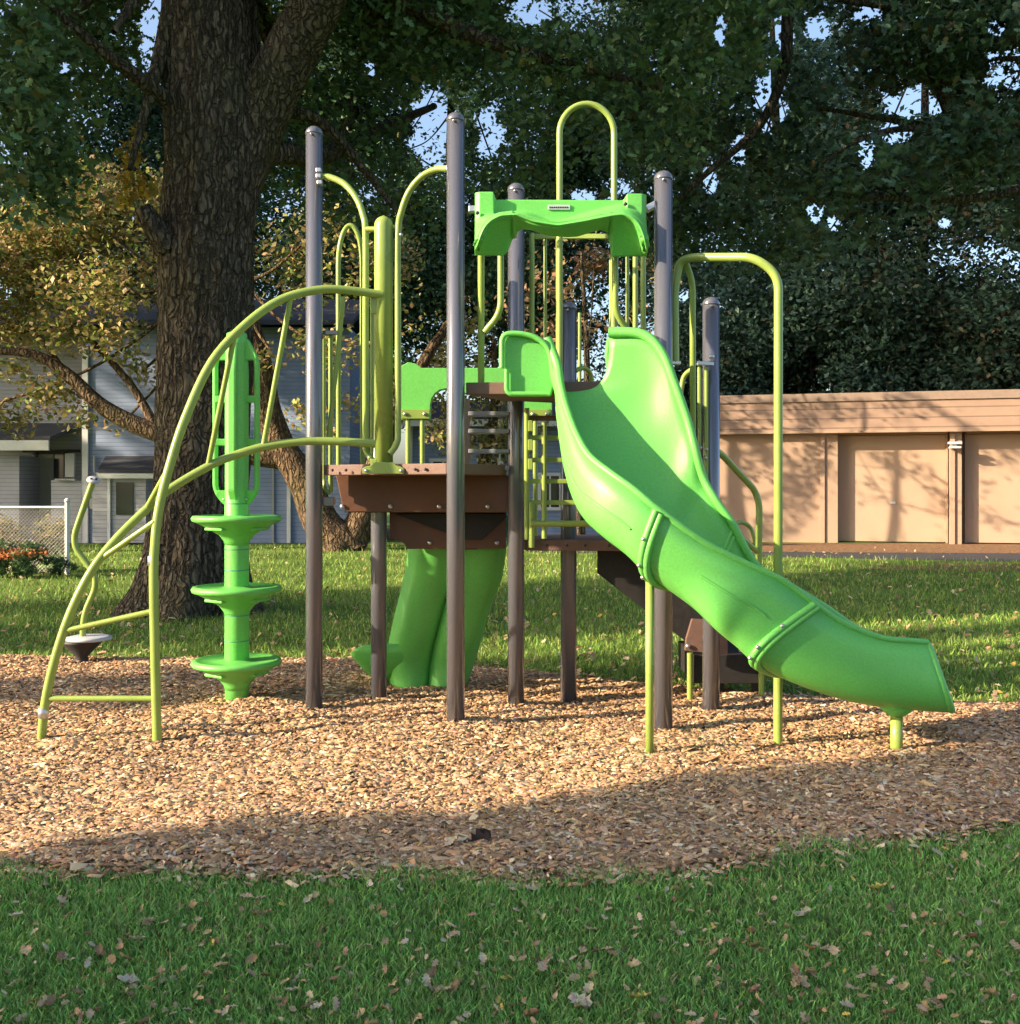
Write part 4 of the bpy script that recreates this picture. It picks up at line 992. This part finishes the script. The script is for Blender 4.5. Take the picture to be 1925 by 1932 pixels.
st = [((772, 1020), (955, 1020), 7.74), ((768, 1070), (945, 1090), 7.80), ((757, 1120), (925, 1140), 7.86), ((742, 1180), (908, 1200), 7.92), ((732, 1240), (893, 1250), 8.0), ((738, 1295), (878, 1292), 8.0)]
rows = []
L_ = curve([P(a[0], a[1], z) for a, b, z in st], 5); R_ = curve([P(b[0], b[1], z) for a, b, z in st], 5)
for a, b in zip(L_, R_):
    row = []
    for j in range(33):
        t = j / 32; lob = abs(math.sin(t * math.pi * 2)) ** .38
        edge = min(1, min(t, 1 - t) * 12)
        row.append(a.lerp(b, t) + Vector((0, -.15 * lob * edge + .02, -.02 * lob)))
    rows.append(row)
rs = section_sheet(rows, .012, 'rear_slide', M['plastic'], ps)
rows = []
for i in range(12):
    t = i / 11; row = []
    for j in range(17):
        th = math.pi * j / 16
        c = P(800 - 110 * t, 1222, 8.12); row.append(c + Vector((-.05 * math.cos(th) - .05 * math.sin(th), -.27 * math.cos(th), (-.27 * math.sin(th) ** .8 + .05 * math.cos(th)) * max(.25, 1 - (max(0, t - .55) / .45) ** 2 * .75) + .02)))
    rows.append(row)
section_sheet(rows, .014, 'slide_exit', M['plastic'], rs)
pipe('slide_foot', [P(820, 1280, 8.15), Vector((P(820, 1280, 8.15).x, 8.15, -.05))], .03, parent=rs)

# big front slide
S = [  # near rim, far rim, lowest outer line, each (px, py, depth)
    ((1033, 642, 6.46), (1150, 628, 6.42), (1092, 738, 6.46)),
    ((1051, 688, 6.38), (1212, 632, 6.36), (1122, 750, 6.42)),
    ((1058, 730, 6.28), (1248, 665, 6.31), (1138, 802, 6.38)),
    ((1070, 775, 6.16), (1272, 722, 6.27), (1146, 866, 6.30)),
    ((1088, 822, 6.02), (1296, 790, 6.24), (1158, 932, 6.20)),
    ((1112, 862, 5.90), (1312, 850, 6.20), (1174, 985, 6.10)),
    ((1150, 893, 5.78), (1328, 905, 6.20), (1198, 1022, 6.02)),
    ((1195, 925, 5.70), (1350, 945, 6.16), (1232, 1056, 5.96)),
    ((1243, 964, 5.66), (1382, 990, 6.14), (1268, 1096, 5.92)),
    ((1330, 1026, 5.66), (1430, 1072, 6.14), (1330, 1152, 5.90)),
    ((1416, 1069, 5.69), (1505, 1116, 6.18), (1376, 1198, 5.82)),
    ((1478, 1098, 5.72), (1560, 1150, 6.22), (1408, 1226, 5.85)),
    ((1539, 1143, 5.75), (1612, 1186, 6.25), (1445, 1258, 5.87)),
    ((1592, 1178, 5.78), (1655, 1206, 6.28), (1524, 1294, 5.91)),
    ((1662, 1205, 5.82), (1708, 1222, 6.32), (1622, 1323, 5.95)),
    ((1715, 1211, 5.86), (1745, 1224, 6.36), (1716, 1335, 5.98)),
    ((1750, 1214, 5.90), (1756, 1224, 6.38), (1796, 1340, 6.00)),
]
O_ = curve([P(*s[0]) for s in S], 5); R_ = curve([P(*s[1]) for s in S], 5); B_ = curve([P(*s[2]) for s in S], 5)
def sec(o, r, b, n=25, sq=.62, pad=0.0, lo=0, hi=1):
    m_ = (o + r) / 2; w_ = (r - o) / 2; d_ = b - m_; row = []
    d_ = d_ * (1 + pad / max(.05, d_.length)); w_ = w_ * (1 + pad / max(.05, w_.length))
    for j in range(n):
        th = math.pi * (lo + (hi - lo) * j / (n - 1)); c, s = math.cos(th), math.sin(th)
        cx = math.copysign(abs(c) ** sq, c); row.append(m_ - w_ * cx + d_ * (abs(s) ** sq))
    return row
rows = [sec(o, r, b) for o, r, b in zip(O_, R_, B_)]
fs_ = section_sheet(rows, -.014, 'front_slide', M['plastic'], ps)
nst = len(rows)
# rolled rims, broader where the side wall starts
rim = MB(); rim.tube([p + Vector((0, 0, .004)) for p in O_], [.020 + .012 * math.exp(-i / 12) for i in range(nst)], 12); rim.build('rim', M['plastic'], fs_)
rim = MB(); rim.tube([p + Vector((0, 0, .004)) for p in R_], [.024 + .010 * math.exp(-i / 12) for i in range(nst)], 12); rim.build('rim', M['plastic'], fs_)
rim = MB(); rim.tube(rows[-1], .020, 12); rim.build('exit_lip', M['plastic'], fs_)
for i in (int(8.0 * 5), int(12.0 * 5)):
    for dlt in (0, 1):
        o, r, b = O_[i + dlt], R_[i + dlt], B_[i + dlt]
        if dlt: o, r, b = o.lerp(O_[i], .35), r.lerp(R_[i], .35), b.lerp(B_[i], .35)
        cb = MB(); cb.tube(sec(o, r, b, 29, pad=.024), .021, 10); cf = cb.build('joint_flange', M['plastic'], fs_)
        if dlt == 0:
            sp = sec(o, r, b, 29, pad=.04)
            for k in (2, 6, 9): bolt(cf, sp[k], d=(-.3, -1, -.1), r=.012)
# raised rib pressed in the side wall
for f_ in (.50,):
    rb_ = [];
    for i in range(9, 38):
        row = rows[i]; rb_.append(row[2].lerp(row[3], .3) + Vector((-.010, -.012, 0)))
    rim = MB(); rim.tube(rb_, .007, 8); rim.build('wall_rib', M['plastic'], fs_)
    rb_ = []
    for i in range(46, 58): row = rows[i]; rb_.append(row[2].lerp(row[3], .3) + Vector((0, -.014, 0)))
    rim = MB(); rim.tube(rb_, .007, 8); rim.build('wall_rib', M['plastic'], fs_)
# flat entry wings either side of the opening
wg = MB(); wg.prism(Pz([(945, 630), (951, 626), (985, 626), (1010, 633), (1034, 648), (1046, 680), (1050, 712), (1040, 748), (1028, 748), (962, 748), (953, 741), (953, 697), (945, 694)], 6.435), (0, .03, 0), bev=.012); wl = wg.build('entry_wing', M['plastic'], fs_)
rimp = rounded(Pz([(947, 694), (947, 629), (985, 629), (1012, 636), (1034, 653), (1046, 700)], 6.41), .06); mb = MB(); mb.tube(rimp, .017, 10); mb.build('wing_rim', M['plastic'], wl)
mb = MB(); mb.tube(rounded(Pz([(956, 697), (956, 743), (1034, 743)], 6.41), .04), .015, 10); mb.build('wing_rim', M['plastic'], wl)
wg = MB(); wg.prism(Pz([(1142, 668), (1146, 636), (1165, 628), (1200, 630), (1222, 645), (1222, 700), (1200, 720), (1150, 725)], 6.52), (0, .05, 0), bev=.012); wg.build('entry_wing', M['plastic'], fs_)
ft = MB(); cft = P(1692, 1322, 5.98); ft.lathe(Vector((cft.x, cft.y, 0)), [(.034, -.1), (.034, .24)], 20); ft.build('slide_foot', M['lime'], fs_)
ft = MB(); ft.lathe(Vector((cft.x, cft.y, 0)), [(.05, .22), (.085, .25), (.095, .28), (.06, .31)], 20); ft.build('foot_socket', M['plastic'], fs_)
ft = MB(); c2 = P(1226, 1438, 5.80); ft.lathe(Vector((c2.x, c2.y, 0)), [(.023, -.1), (.023, 1.03)], 16); ft.build('support_pole', M['lime'], fs_)

# front panel between the two posts
pz = 6.40
def interp(x, pts, w=0):
    f = lambda q: float(np.interp(q, [p[0] for p in pts], [p[1] for p in pts]))
    return f(x) if not w else sum(f(x + k * w / 3) * c for k, c in zip((-3, -2, -1, 0, 1, 2, 3), (.06, .12, .2, .24, .2, .12, .06)))
top_ = [(896, 366), (931, 366), (936.5, 376.5), (1176, 377.5), (1183, 369), (1219, 370)]
bot_ = [(896, 483), (950, 484), (957, 478), (963, 466), (967, 452), (976, 441), (990, 437), (1006, 440), (1030, 448.5), (1065, 452), (1088, 451), (1114, 443), (1132, 438.5), (1145, 443), (1150, 452), (1153, 466), (1150, 486), (1219, 485)]
tl_ = [(896, 380), (936, 400), (995, 394), (1030, 412), (1062, 414), (1100, 400), (1175, 380), (1219, 384)]
bl_ = [(896, 481), (902, 480), (908, 462), (916, 444), (928, 431), (945, 422), (975, 420), (1005, 433), (1050, 440), (1100, 432), (1150, 422), (1170, 420), (1187, 427), (1200, 440), (1208, 462), (1213, 482), (1219, 483)]
rows = []; nx_ = 200; ny_ = 40
for i in range(nx_ + 1):
    x = 896.5 + (1219 - 896.5) * i / nx_; yt, yb = interp(x, top_), interp(x, bot_, 4); a, b = interp(x, tl_, 22), interp(x, bl_, 6); row = []
    b = min(b, yb - 3); a = min(max(a, yt + 3), b - 8)
    for j in range(ny_ + 1):
        y = yt + (a - yt) * j / 8 if j <= 8 else (a + (b - a) * (j - 8) / 16 if j <= 24 else b + (yb - b) * (j - 24) / 16)
        if y < a: d = 0.0
        elif j <= 24: s = (y - a) / (b - a); d = .19 * (s * s * (3 - 2 * s))
        else: s = (y - b) / max(1, yb - b); d = .19 - (.17 * s ** .6 if (x < 968 or x > 1145) else .13 * s)
        e = min(1, min(x - 896, 1219.5 - x) / 10); tab = .05 * min(1, max(0, 936 - x) / 4 + max(0, x - 1177) / 4)
        d = max(d, tab * (1 if y < b else 0)); d = d * (.35 + .65 * e ** .5)
        row.append(P(x, y, pz) + Vector((0, -d, 0)))
    rows.append(row)
fp = section_sheet(rows, .03, 'roof_panel', M['plastic'], ps)
pl = MB(); pl.box(P(1055, 391, pz - .006), (.135, .008, .030), bev=.002); pt = pl.build('name_plate', M['plate'], fp)
ln_ = MB()
for i in range(9):
    ln_.box(P(1038 + i * 4.1, 391, pz - .0115), (.008, .002, .009))
ln_.build('plate_lettering', M['black'], pt)
for (px, py) in ((901, 402), (1180, 385)): bolt(fp, P(px, py, pz - .06), r=.012, m='black')
for (p0, p1) in (((884, 395), (900, 395)), ((1219, 395), (1238, 385))):
    mb = MB(); mb.bar(P(*p0, 6.45), P(*p1, 6.45), .05, .04, bev=.006); mb.build('panel_bracket', M['steel'], ps)
# handles and balusters hanging under the panel
pipe('hand_rail', [P(908, 480, 6.5), P(908, 728, 6.62)], .021)
pipe('hand_rail', rounded([P(945, 480, 6.5), P(945, 590, 6.5), P(915, 626, 6.55)], .14), .020)
pipe('hand_rail', rounded([P(1161, 480, 6.5), P(1161, 590, 6.5), P(1186, 625, 6.55)], .14), .020)
tz = 7.0
pipe('tall_arch', [P(1056, 735, tz)] + [P(1107.5 - 51.5 * math.cos(a), 252 - 56 * math.sin(a), tz) for a in [i * math.pi / 20 for i in range(21)]] + [P(1159, 660, tz)], .021)
for (px, ya, yb, z, r) in ((1004, 440, 650, 7.2, .017), (1029, 446, 735, 7.3, .012), (1053, 448, 735, 7.35, .015), (1153, 480, 640, 7.3, .013), (1184, 484, 660, 7.2, .013), (1199, 484, 680, 7.1, .018), (1214, 484, 690, 7.0, .018), (1094, 590, 735, 7.5, .012)):
    pipe('baluster', [P(px, ya, z), P(px, yb, z)], r)
mb = MB(); mb.bar(P(1000, 446, 7.25), P(1218, 446, 7.1), .03, .03); mb.build('top_rail', M['lime'], ps)
pipe('small_arch', rounded([P(1086, 700, 7.36), P(1100, 692, 7.4), P(1115, 702, 7.45), P(1120, 740, 7.45)], .06), .016)

# centre green post on the upper deck with the two half arches
gz = 6.80
gp = MB(); c = P(724, 890, gz); c.z = 0; rr2 = .060
gp.lathe(c, [(rr2, 1.60), (rr2, 3.185)] + [(rr2 * math.cos(a), 3.185 + rr2 * math.sin(a)) for a in [i * math.pi / 2 / 6 for i in range(1, 6)]] + [(.004, 3.249)], 28)
cpst = gp.build('climber_post', M['lime'], ps)
pl = MB(); pl.prism(Pz([(684, 894), (684, 884), (690, 880), (702, 878), (706, 872), (742, 872), (748, 878), (758, 881), (763, 885), (763, 894)], 6.70), (0, .02, 0), bev=.003); pl = pl.build('base_plate', M['lime'], cpst)
for px in (691, 757): bolt(pl, P(px, 888, 6.698), r=.012)
for (a, b) in ((548, 592), (866, 892)):
    mb = MB(); mb.box(P(706, (a + b) / 2, gz - .02), (.04, .05, (b - a) * gz / F), bev=.005); mb.build('post_bracket', M['lime'], cpst)
pipe('half_arch', curve([P(605, 333, 7.0), P(622, 334, 6.98), P(650, 347, 6.94), P(672, 373, 6.90), P(685, 405, 6.87), P(690, 445, 6.85), P(690, 600, 6.85), P(690, 820, 6.85), P(692, 852, 6.84), P(706, 872, 6.8)], 6), .021)
pipe('half_arch', curve([P(845, 318, 6.6), P(825, 319, 6.64), P(797, 332, 6.68), P(773, 360, 6.73), P(758, 398, 6.76), P(751, 445, 6.78), P(751, 600, 6.77), P(751, 800, 6.76), P(749, 835, 6.75), P(736, 856, 6.74)], 6), .021)
pipe('arch_link', [P(688, 432, 6.85), P(712, 432, 6.82)], .017); pipe('arch_link', [P(738, 429, 6.8), P(753, 429, 6.78)], .017)
for (px, py, z) in ((602, 333, 6.99), (847, 318, 6.58), (604, 345, 6.99), (602, 322, 6.99)):
    mb = MB(); mb.box(P(px, py, z - .01), (.035, .05, .03), bev=.006); mb.build('arch_bracket', M['steel'], ps)
bolt(ps, P(757, 443, 6.74), r=.012)

# barrier on the left side of the upper deck
bz = 7.22
pipe('loop_rail', [P(639, 882, bz)] + [P(661 - 22.5 * math.cos(a), 500 - 75 * math.sin(a), bz) for a in [i * math.pi / 20 for i in range(21)]] + [P(684, 882, bz)], .017)
pipe('loop_rail', rounded([P(648, 560, 7.1), P(636, 680, 7.1), P(620, 826, 7.1)], .1), .016)
for (px, ya, yb, r) in ((611, 640, 915, .013), (624, 630, 930, .016), (702, 560, 880, .014)):
    pipe('baluster', [P(px, ya, 7.15), P(px, yb, 7.15)], r)
pipe('baluster', rounded([P(611, 905, 7.15), P(613, 922, 7.12), P(622, 932, 7.12)], .05), .013)
mb = MB(); mb.bar(P(607, 628, 7.12), P(640, 628, 7.12), .04, .03, bev=.005); mb.build('barrier_bracket', M['post'], ps)
mb = MB(); mb.box(P(618, 946, 7.1), (.10, .08, .06), bev=.006); mb.build('barrier_bracket', M['post'], ps)
mb = MB(); mb.box(P(704, 600, 7.42), (.02, .06, .3), bev=.005); mb.build('barrier_bracket', M['silverplastic'], ps)

# arched climber at the left
r1p = [P(75, 1412, 6.20), P(88, 1310, 6.2), P(122, 1185, 6.22), P(165, 1090, 6.25), P(213, 1024, 6.3), P(275, 962, 6.38), P(325, 920, 6.46), P(393, 880, 6.54), P(440, 860, 6.6), P(497, 843, 6.66), P(570, 833, 6.72), P(641, 833, 6.76), P(716, 838, 6.79)]
r2p = [P(298, 1412, 6.16), P(294, 1300, 6.16), P(290, 1100, 6.17), P(292, 1030, 6.18), P(300, 960, 6.2), P(320, 880, 6.23), P(350, 788, 6.28), P(400, 682, 6.36), P(467, 609, 6.46), P(533, 564, 6.56), P(600, 547, 6.64), P(650, 547, 6.69), P(722, 556, 6.76)]
r1p[0].z = -.08; r2p[0].z = -.08
ca = MB(); ca.tube(curve(r1p, 6), .026, 14); cla = ca.build('arch_climber', M['lime'], ps)
ca = MB(); ca.tube(curve(r2p, 6), .027, 14); ca.build('climber_rail', M['lime'], cla)
for (a, b, r) in (((84, 1318, 6.2), (293, 1318, 6.16), .017), ((120, 1191, 6.22), (290, 1153, 6.17), .017), ((190, 1055, 6.28), (292, 984, 6.18), .017), ((277, 958, 6.38), (318, 884, 6.23), .017),
                  ((393, 878, 6.54), (441, 640, 6.42), .017), ((497, 842, 6.66), (549, 558, 6.58), .017)):
    mb = MB(); mb.tube([P(*a), P(*b)], r, 12); mb.build('climber_rung', M['lime'], cla)
for (px, py, z) in ((289, 1058, 6.18), (82, 1345, 6.2)):
    mb = MB(); mb.lathe(P(px, py, z), [(.026, -.03), (.031, -.027), (.031, .027), (.026, .03)], 16); mb.build('clamp', M['steel'], cla)

# loop over the stairs at the right
lz1 = 6.35
pipe('loop_rail', rounded([P(1274, 684, 6.5), P(1273, 545, 6.5), P(1283, 492, 6.5), P(1310, 485, 6.45), P(1425, 485, 6.2), P(1469, 520, 6.17), P(1468, 1400, 6.16), Vector((P(1468, 1400, 6.16).x, 6.16, -.08))], .30, 10), .026)
pipe('loop_rail', rounded([P(1292, 489, 6.5), P(1307, 530, 6.55), P(1308, 900, 6.7)], .3, 8), .019)
pipe('hand_rail', rounded([P(1308, 695, 6.75), P(1290, 708, 6.8), P(1283, 750, 6.8), P(1284, 910, 6.8)], .12), .016)
for px in (1320, 1333): pipe('baluster', [P(px, 692, 6.9), P(px, 985, 6.9)], .014)
mb = MB(); mb.bar(P(1266, 685, 6.5), P(1284, 685, 6.5), .05, .02, bev=.004); mb.build('rail_bracket', M['steel'], ps)
mb = MB(); mb.bar(P(1314, 685, 6.85), P(1345, 687, 6.88), .04, .025, bev=.004); mb.build('rail_bracket', M['steel'], ps)
for (px, py) in ((1322, 845), (1333, 848), (1320, 865), (1331, 864)): bolt(ps, P(px, py, 6.87), r=.012)
bolt(ps, P(1343, 673, 6.88), r=.018)

# stairs down from the lower deck
stz = 7.55
sd = MB(); sd.prism(Pz([(1128, 1036), (1200, 1036), (1330, 1170), (1330, 1215), (1300, 1215), (1128, 1082)], 7.35), (0, .05, 0), bev=.004); sd.build('stair_side', M['dark'], ps)
sd = MB(); sd.prism(Pz([(1180, 1036), (1260, 1036), (1420, 1170), (1432, 1240), (1350, 1240), (1180, 1090)], 8.15), (0, .05, 0), bev=.004); sd.build('stair_side', M['dark'], ps)
for k, (xa, xb, y) in enumerate(((1180, 1235, 1082), (1225, 1280, 1120), (1262, 1325, 1157), (1310, 1375, 1196))):
    mb = MB(); a = P(xa, y, 7.4); b = P(xb, y, 7.4); mb.prism([a, b, b + Vector((.02, .75, 0)), a + Vector((.02, .75, 0))], (0, 0, -.04), bev=.004); mb.build('stair_tread', M['rung'] if k == 2 else M['dark'], ps)
sd = MB(); sd.prism(Pz([(1306, 1168), (1372, 1172), (1374, 1236), (1293, 1228), (1295, 1205)], 7.2), (0, .04, 0), bev=.004); sp_ = sd.build('stair_panel', M['deck'], ps)
bolt(sp_, P(1298, 1219, 7.19), r=.016); bolt(sp_, P(1398, 1226, 7.25), r=.016)
sd = MB(); sd.prism(Pz([(1310, 1236), (1432, 1236), (1436, 1290), (1310, 1290)], 7.35), (0, .7, 0), bev=.006); sd.build('bottom_step', M['dark'], ps)
for px in (1359, 1426): mb = MB(); mb.bar(P(px, 1288, 7.45), Vector((P(px, 1288, 7.45).x, 7.45, -.05)), .05, .05); mb.build('step_leg', M['dark'], ps)
for (px, ty) in ((1302, 1232), (1437, 1245)):
    pipe('stair_leg', [P(px, ty, 7.33), Vector((P(px, ty, 7.33).x, 7.33, -.05))], .020)
pipe('stair_rail', rounded([P(1343, 846, 7.0), P(1362, 857, 7.1), P(1424, 924, 7.35), P(1433, 950, 7.35), P(1432, 1070, 7.35), P(1437, 1240, 7.33)], .12), .023)
pipe('stair_rail', [P(1366, 985, 7.1), P(1430, 1042, 7.35)], .019)
pipe('stair_rail', rounded([P(1385, 990, 8.1), P(1398, 984, 8.15), P(1416, 992, 8.2), P(1428, 1030, 8.2), P(1428, 1120, 8.2)], .12), .016)

# ------------------------------------------------------------------ pod climber
pc = P(447, 1333, 7.28); pc.z = 0
pod = empty('pod_climber', pc, 'upright green plastic pole with three round stepping discs beside the arched climber', 'climber')
zc = 7.28; s_ = zc / F
hh_ = lambda y: EYE - (y - 921) * s_
col_ = MB(); R0 = 22 * s_
prof = [(R0, -.1), (R0, hh_(1290)), (R0 * 1.03, hh_(1289)), (R0 * 1.03, hh_(950)), (R0 * 1.0, hh_(948)), (R0 * 1.0, hh_(700)), (R0 * .9, hh_(650)), (R0 * .86, hh_(630)), (R0 * .6, hh_(627))]
col_.lathe(pc, prof, 36); col_.build('column', M['plastic'], pod)
for y in (1252, 1114, 981):
    rim_y = y; mb = MB()
    pr = [(R0 * 1.02, hh_(y + 48)), (R0 * 1.1, hh_(y + 40)), (R0 * 1.5, hh_(y + 28)), (64 * s_, hh_(y + 10)), (74 * s_, hh_(y + 5)), (82 * s_, hh_(y + 2)), (84 * s_, hh_(y - 3)), (81 * s_, hh_(y - 8)), (74 * s_, hh_(y - 9)), (70 * s_, hh_(y - 7)), (R0 * 1.5, hh_(y - 5)), (R0 * 1.02, hh_(y - 9))]
    mb.lathe(pc, pr, 48); dsc = mb.build('stepping_disc', M['plastic'], pod)
    mb = MB()
    for a in (math.radians(235), math.radians(-20), math.radians(100)):
        v = Vector((math.cos(a), math.sin(a), 0)); t_ = Vector((-v.y, v.x, 0)); c3 = pc + v * 50 * s_ + Vector((0, 0, hh_(y + 16)))
        mb.bar(c3 - t_ * .09, c3 + t_ * .09, .05, .022, bev=.008)
    mb.build('disc_rib', M['plastic'], dsc)
for y in (1292, 1208, 1160, 1075, 1024, 950, 1246 - 210):
    mb = MB(); mb.lathe(pc + Vector((0, 0, hh_(y))), [(R0 * 1.035, -.004), (R0 * 1.055, -.002), (R0 * 1.055, .002), (R0 * 1.035, .004)], 36); mb.build('joint_ring', M['teal'], pod)
# three handle fins
for a in (math.radians(182), math.radians(-8), math.radians(265)):
    v = Vector((math.cos(a), math.sin(a), 0)); t_ = Vector((-v.y, v.x, 0))
    def q(r, y): return pc + v * r * s_ + Vector((0, 0, hh_(y)))
    mb = MB()
    if a > 3.5: mb.prism([q(8, 640) - t_ * .03, q(20, 646) - t_ * .03, q(31, 700) - t_ * .03, q(31, 925) - t_ * .03, q(20, 946) - t_ * .03, q(8, 948) - t_ * .03], t_ * .06, bev=.012); mb.build('handle_fin', M['plastic'], pod); continue
    mb.tube(rounded([q(10, 640), q(20, 645), q(40, 680), q(40, 925), q(22, 948), q(10, 950)], .05, 6), 5.5 * s_, 10)
    fin = mb.build('handle_fin', M['plastic'], pod)
    mb = MB(); mb.prism([q(18, 900 + 25) - t_ * .022, q(38, 925) - t_ * .022, q(38, 935) - t_ * .022, q(22, 948) - t_ * .022, q(18, 948) - t_ * .022], t_ * .044, bev=.004); mb.build('handle_rung', M['plastic'], fin)
    mb = MB(); mb.prism([q(14, 640) - t_ * .022, q(24, 645) - t_ * .022, q(40, 672) - t_ * .022, q(40, 680) - t_ * .022, q(16, 680) - t_ * .022], t_ * .044, bev=.004); mb.build('handle_rung', M['plastic'], fin)
    for y in (753, 834): mb = MB(); mb.prism([q(16, y - 6) - t_ * .02, q(40, y - 6) - t_ * .02, q(40, y + 7) - t_ * .02, q(16, y + 7) - t_ * .02], t_ * .04, bev=.005); mb.build('handle_rung', M['plastic'], fin)

for a in (math.radians(200), math.radians(-30)):
    v = Vector((math.cos(a), math.sin(a), 0))
    bolt(pod, pc + v * (R0 + .002) + Vector((0, 0, hh_(942))), d=v, r=.008)

# ------------------------------------------------------------------ stand-up spinner behind
zs = 8.98
sp = P(156, 1255, zs); sp.z = 0
spn = empty('spinner', sp, 'small standing spinner with a bent green pole and round black foot disc', 'spinner')
s2 = zs / F
mb = MB(); prof = [(14 * s2, -.05), (13 * s2, EYE - (1245 - 921) * s2), (11 * s2, EYE - (1238 - 921) * s2), (36 * s2, EYE - (1213 - 921) * s2), (38 * s2, EYE - (1208 - 921) * s2)]
mb.lathe(Vector((P(154, 1, zs).x, zs, 0)), prof, 28); mb.build('base_cone', M['black'], spn)
mb = MB(); cc_ = Vector((P(168, 1, zs).x, zs, EYE - (1208 - 921) * s2)); mb.lathe(cc_, [(36 * s2, 0), (41 * s2, .006), (41 * s2, .028), (34 * s2, .036), (.01, .036)], 36); mb.build('foot_disc', M['silverplastic'], spn)
mb = MB(); mb.tube(rounded([P(156, 1205, zs), P(158, 1160, zs), P(180, 1110, zs), P(180, 1085, zs), P(142, 1035, zs), P(140, 1010, zs), P(150, 980, zs), P(176, 906, zs)], .10), .026, 12); pl_ = mb.build('bent_pole', M['lime'], spn)
mb = MB(); ax_ = (P(176, 906, zs) - P(160, 950, zs)).normalized(); ax2 = (ax_ + Vector((0, -.5, .2))).normalized(); mb.lathe(P(176, 906, zs), [(.02, -.02), (.05, -.01), (.055, .0), (.05, .014), (.012, .016)], 20, axis=ax2); cpo = mb.build('end_cap', M['silverplastic'], pl_)
for dx in (-4, 5): 
    mb = MB(); mb.lathe(P(176 + dx, 905, zs - .02), [(.011, 0), (.011, .012), (.002, .014)], 10, axis=ax2); mb.build('bolt', M['black'], cpo)
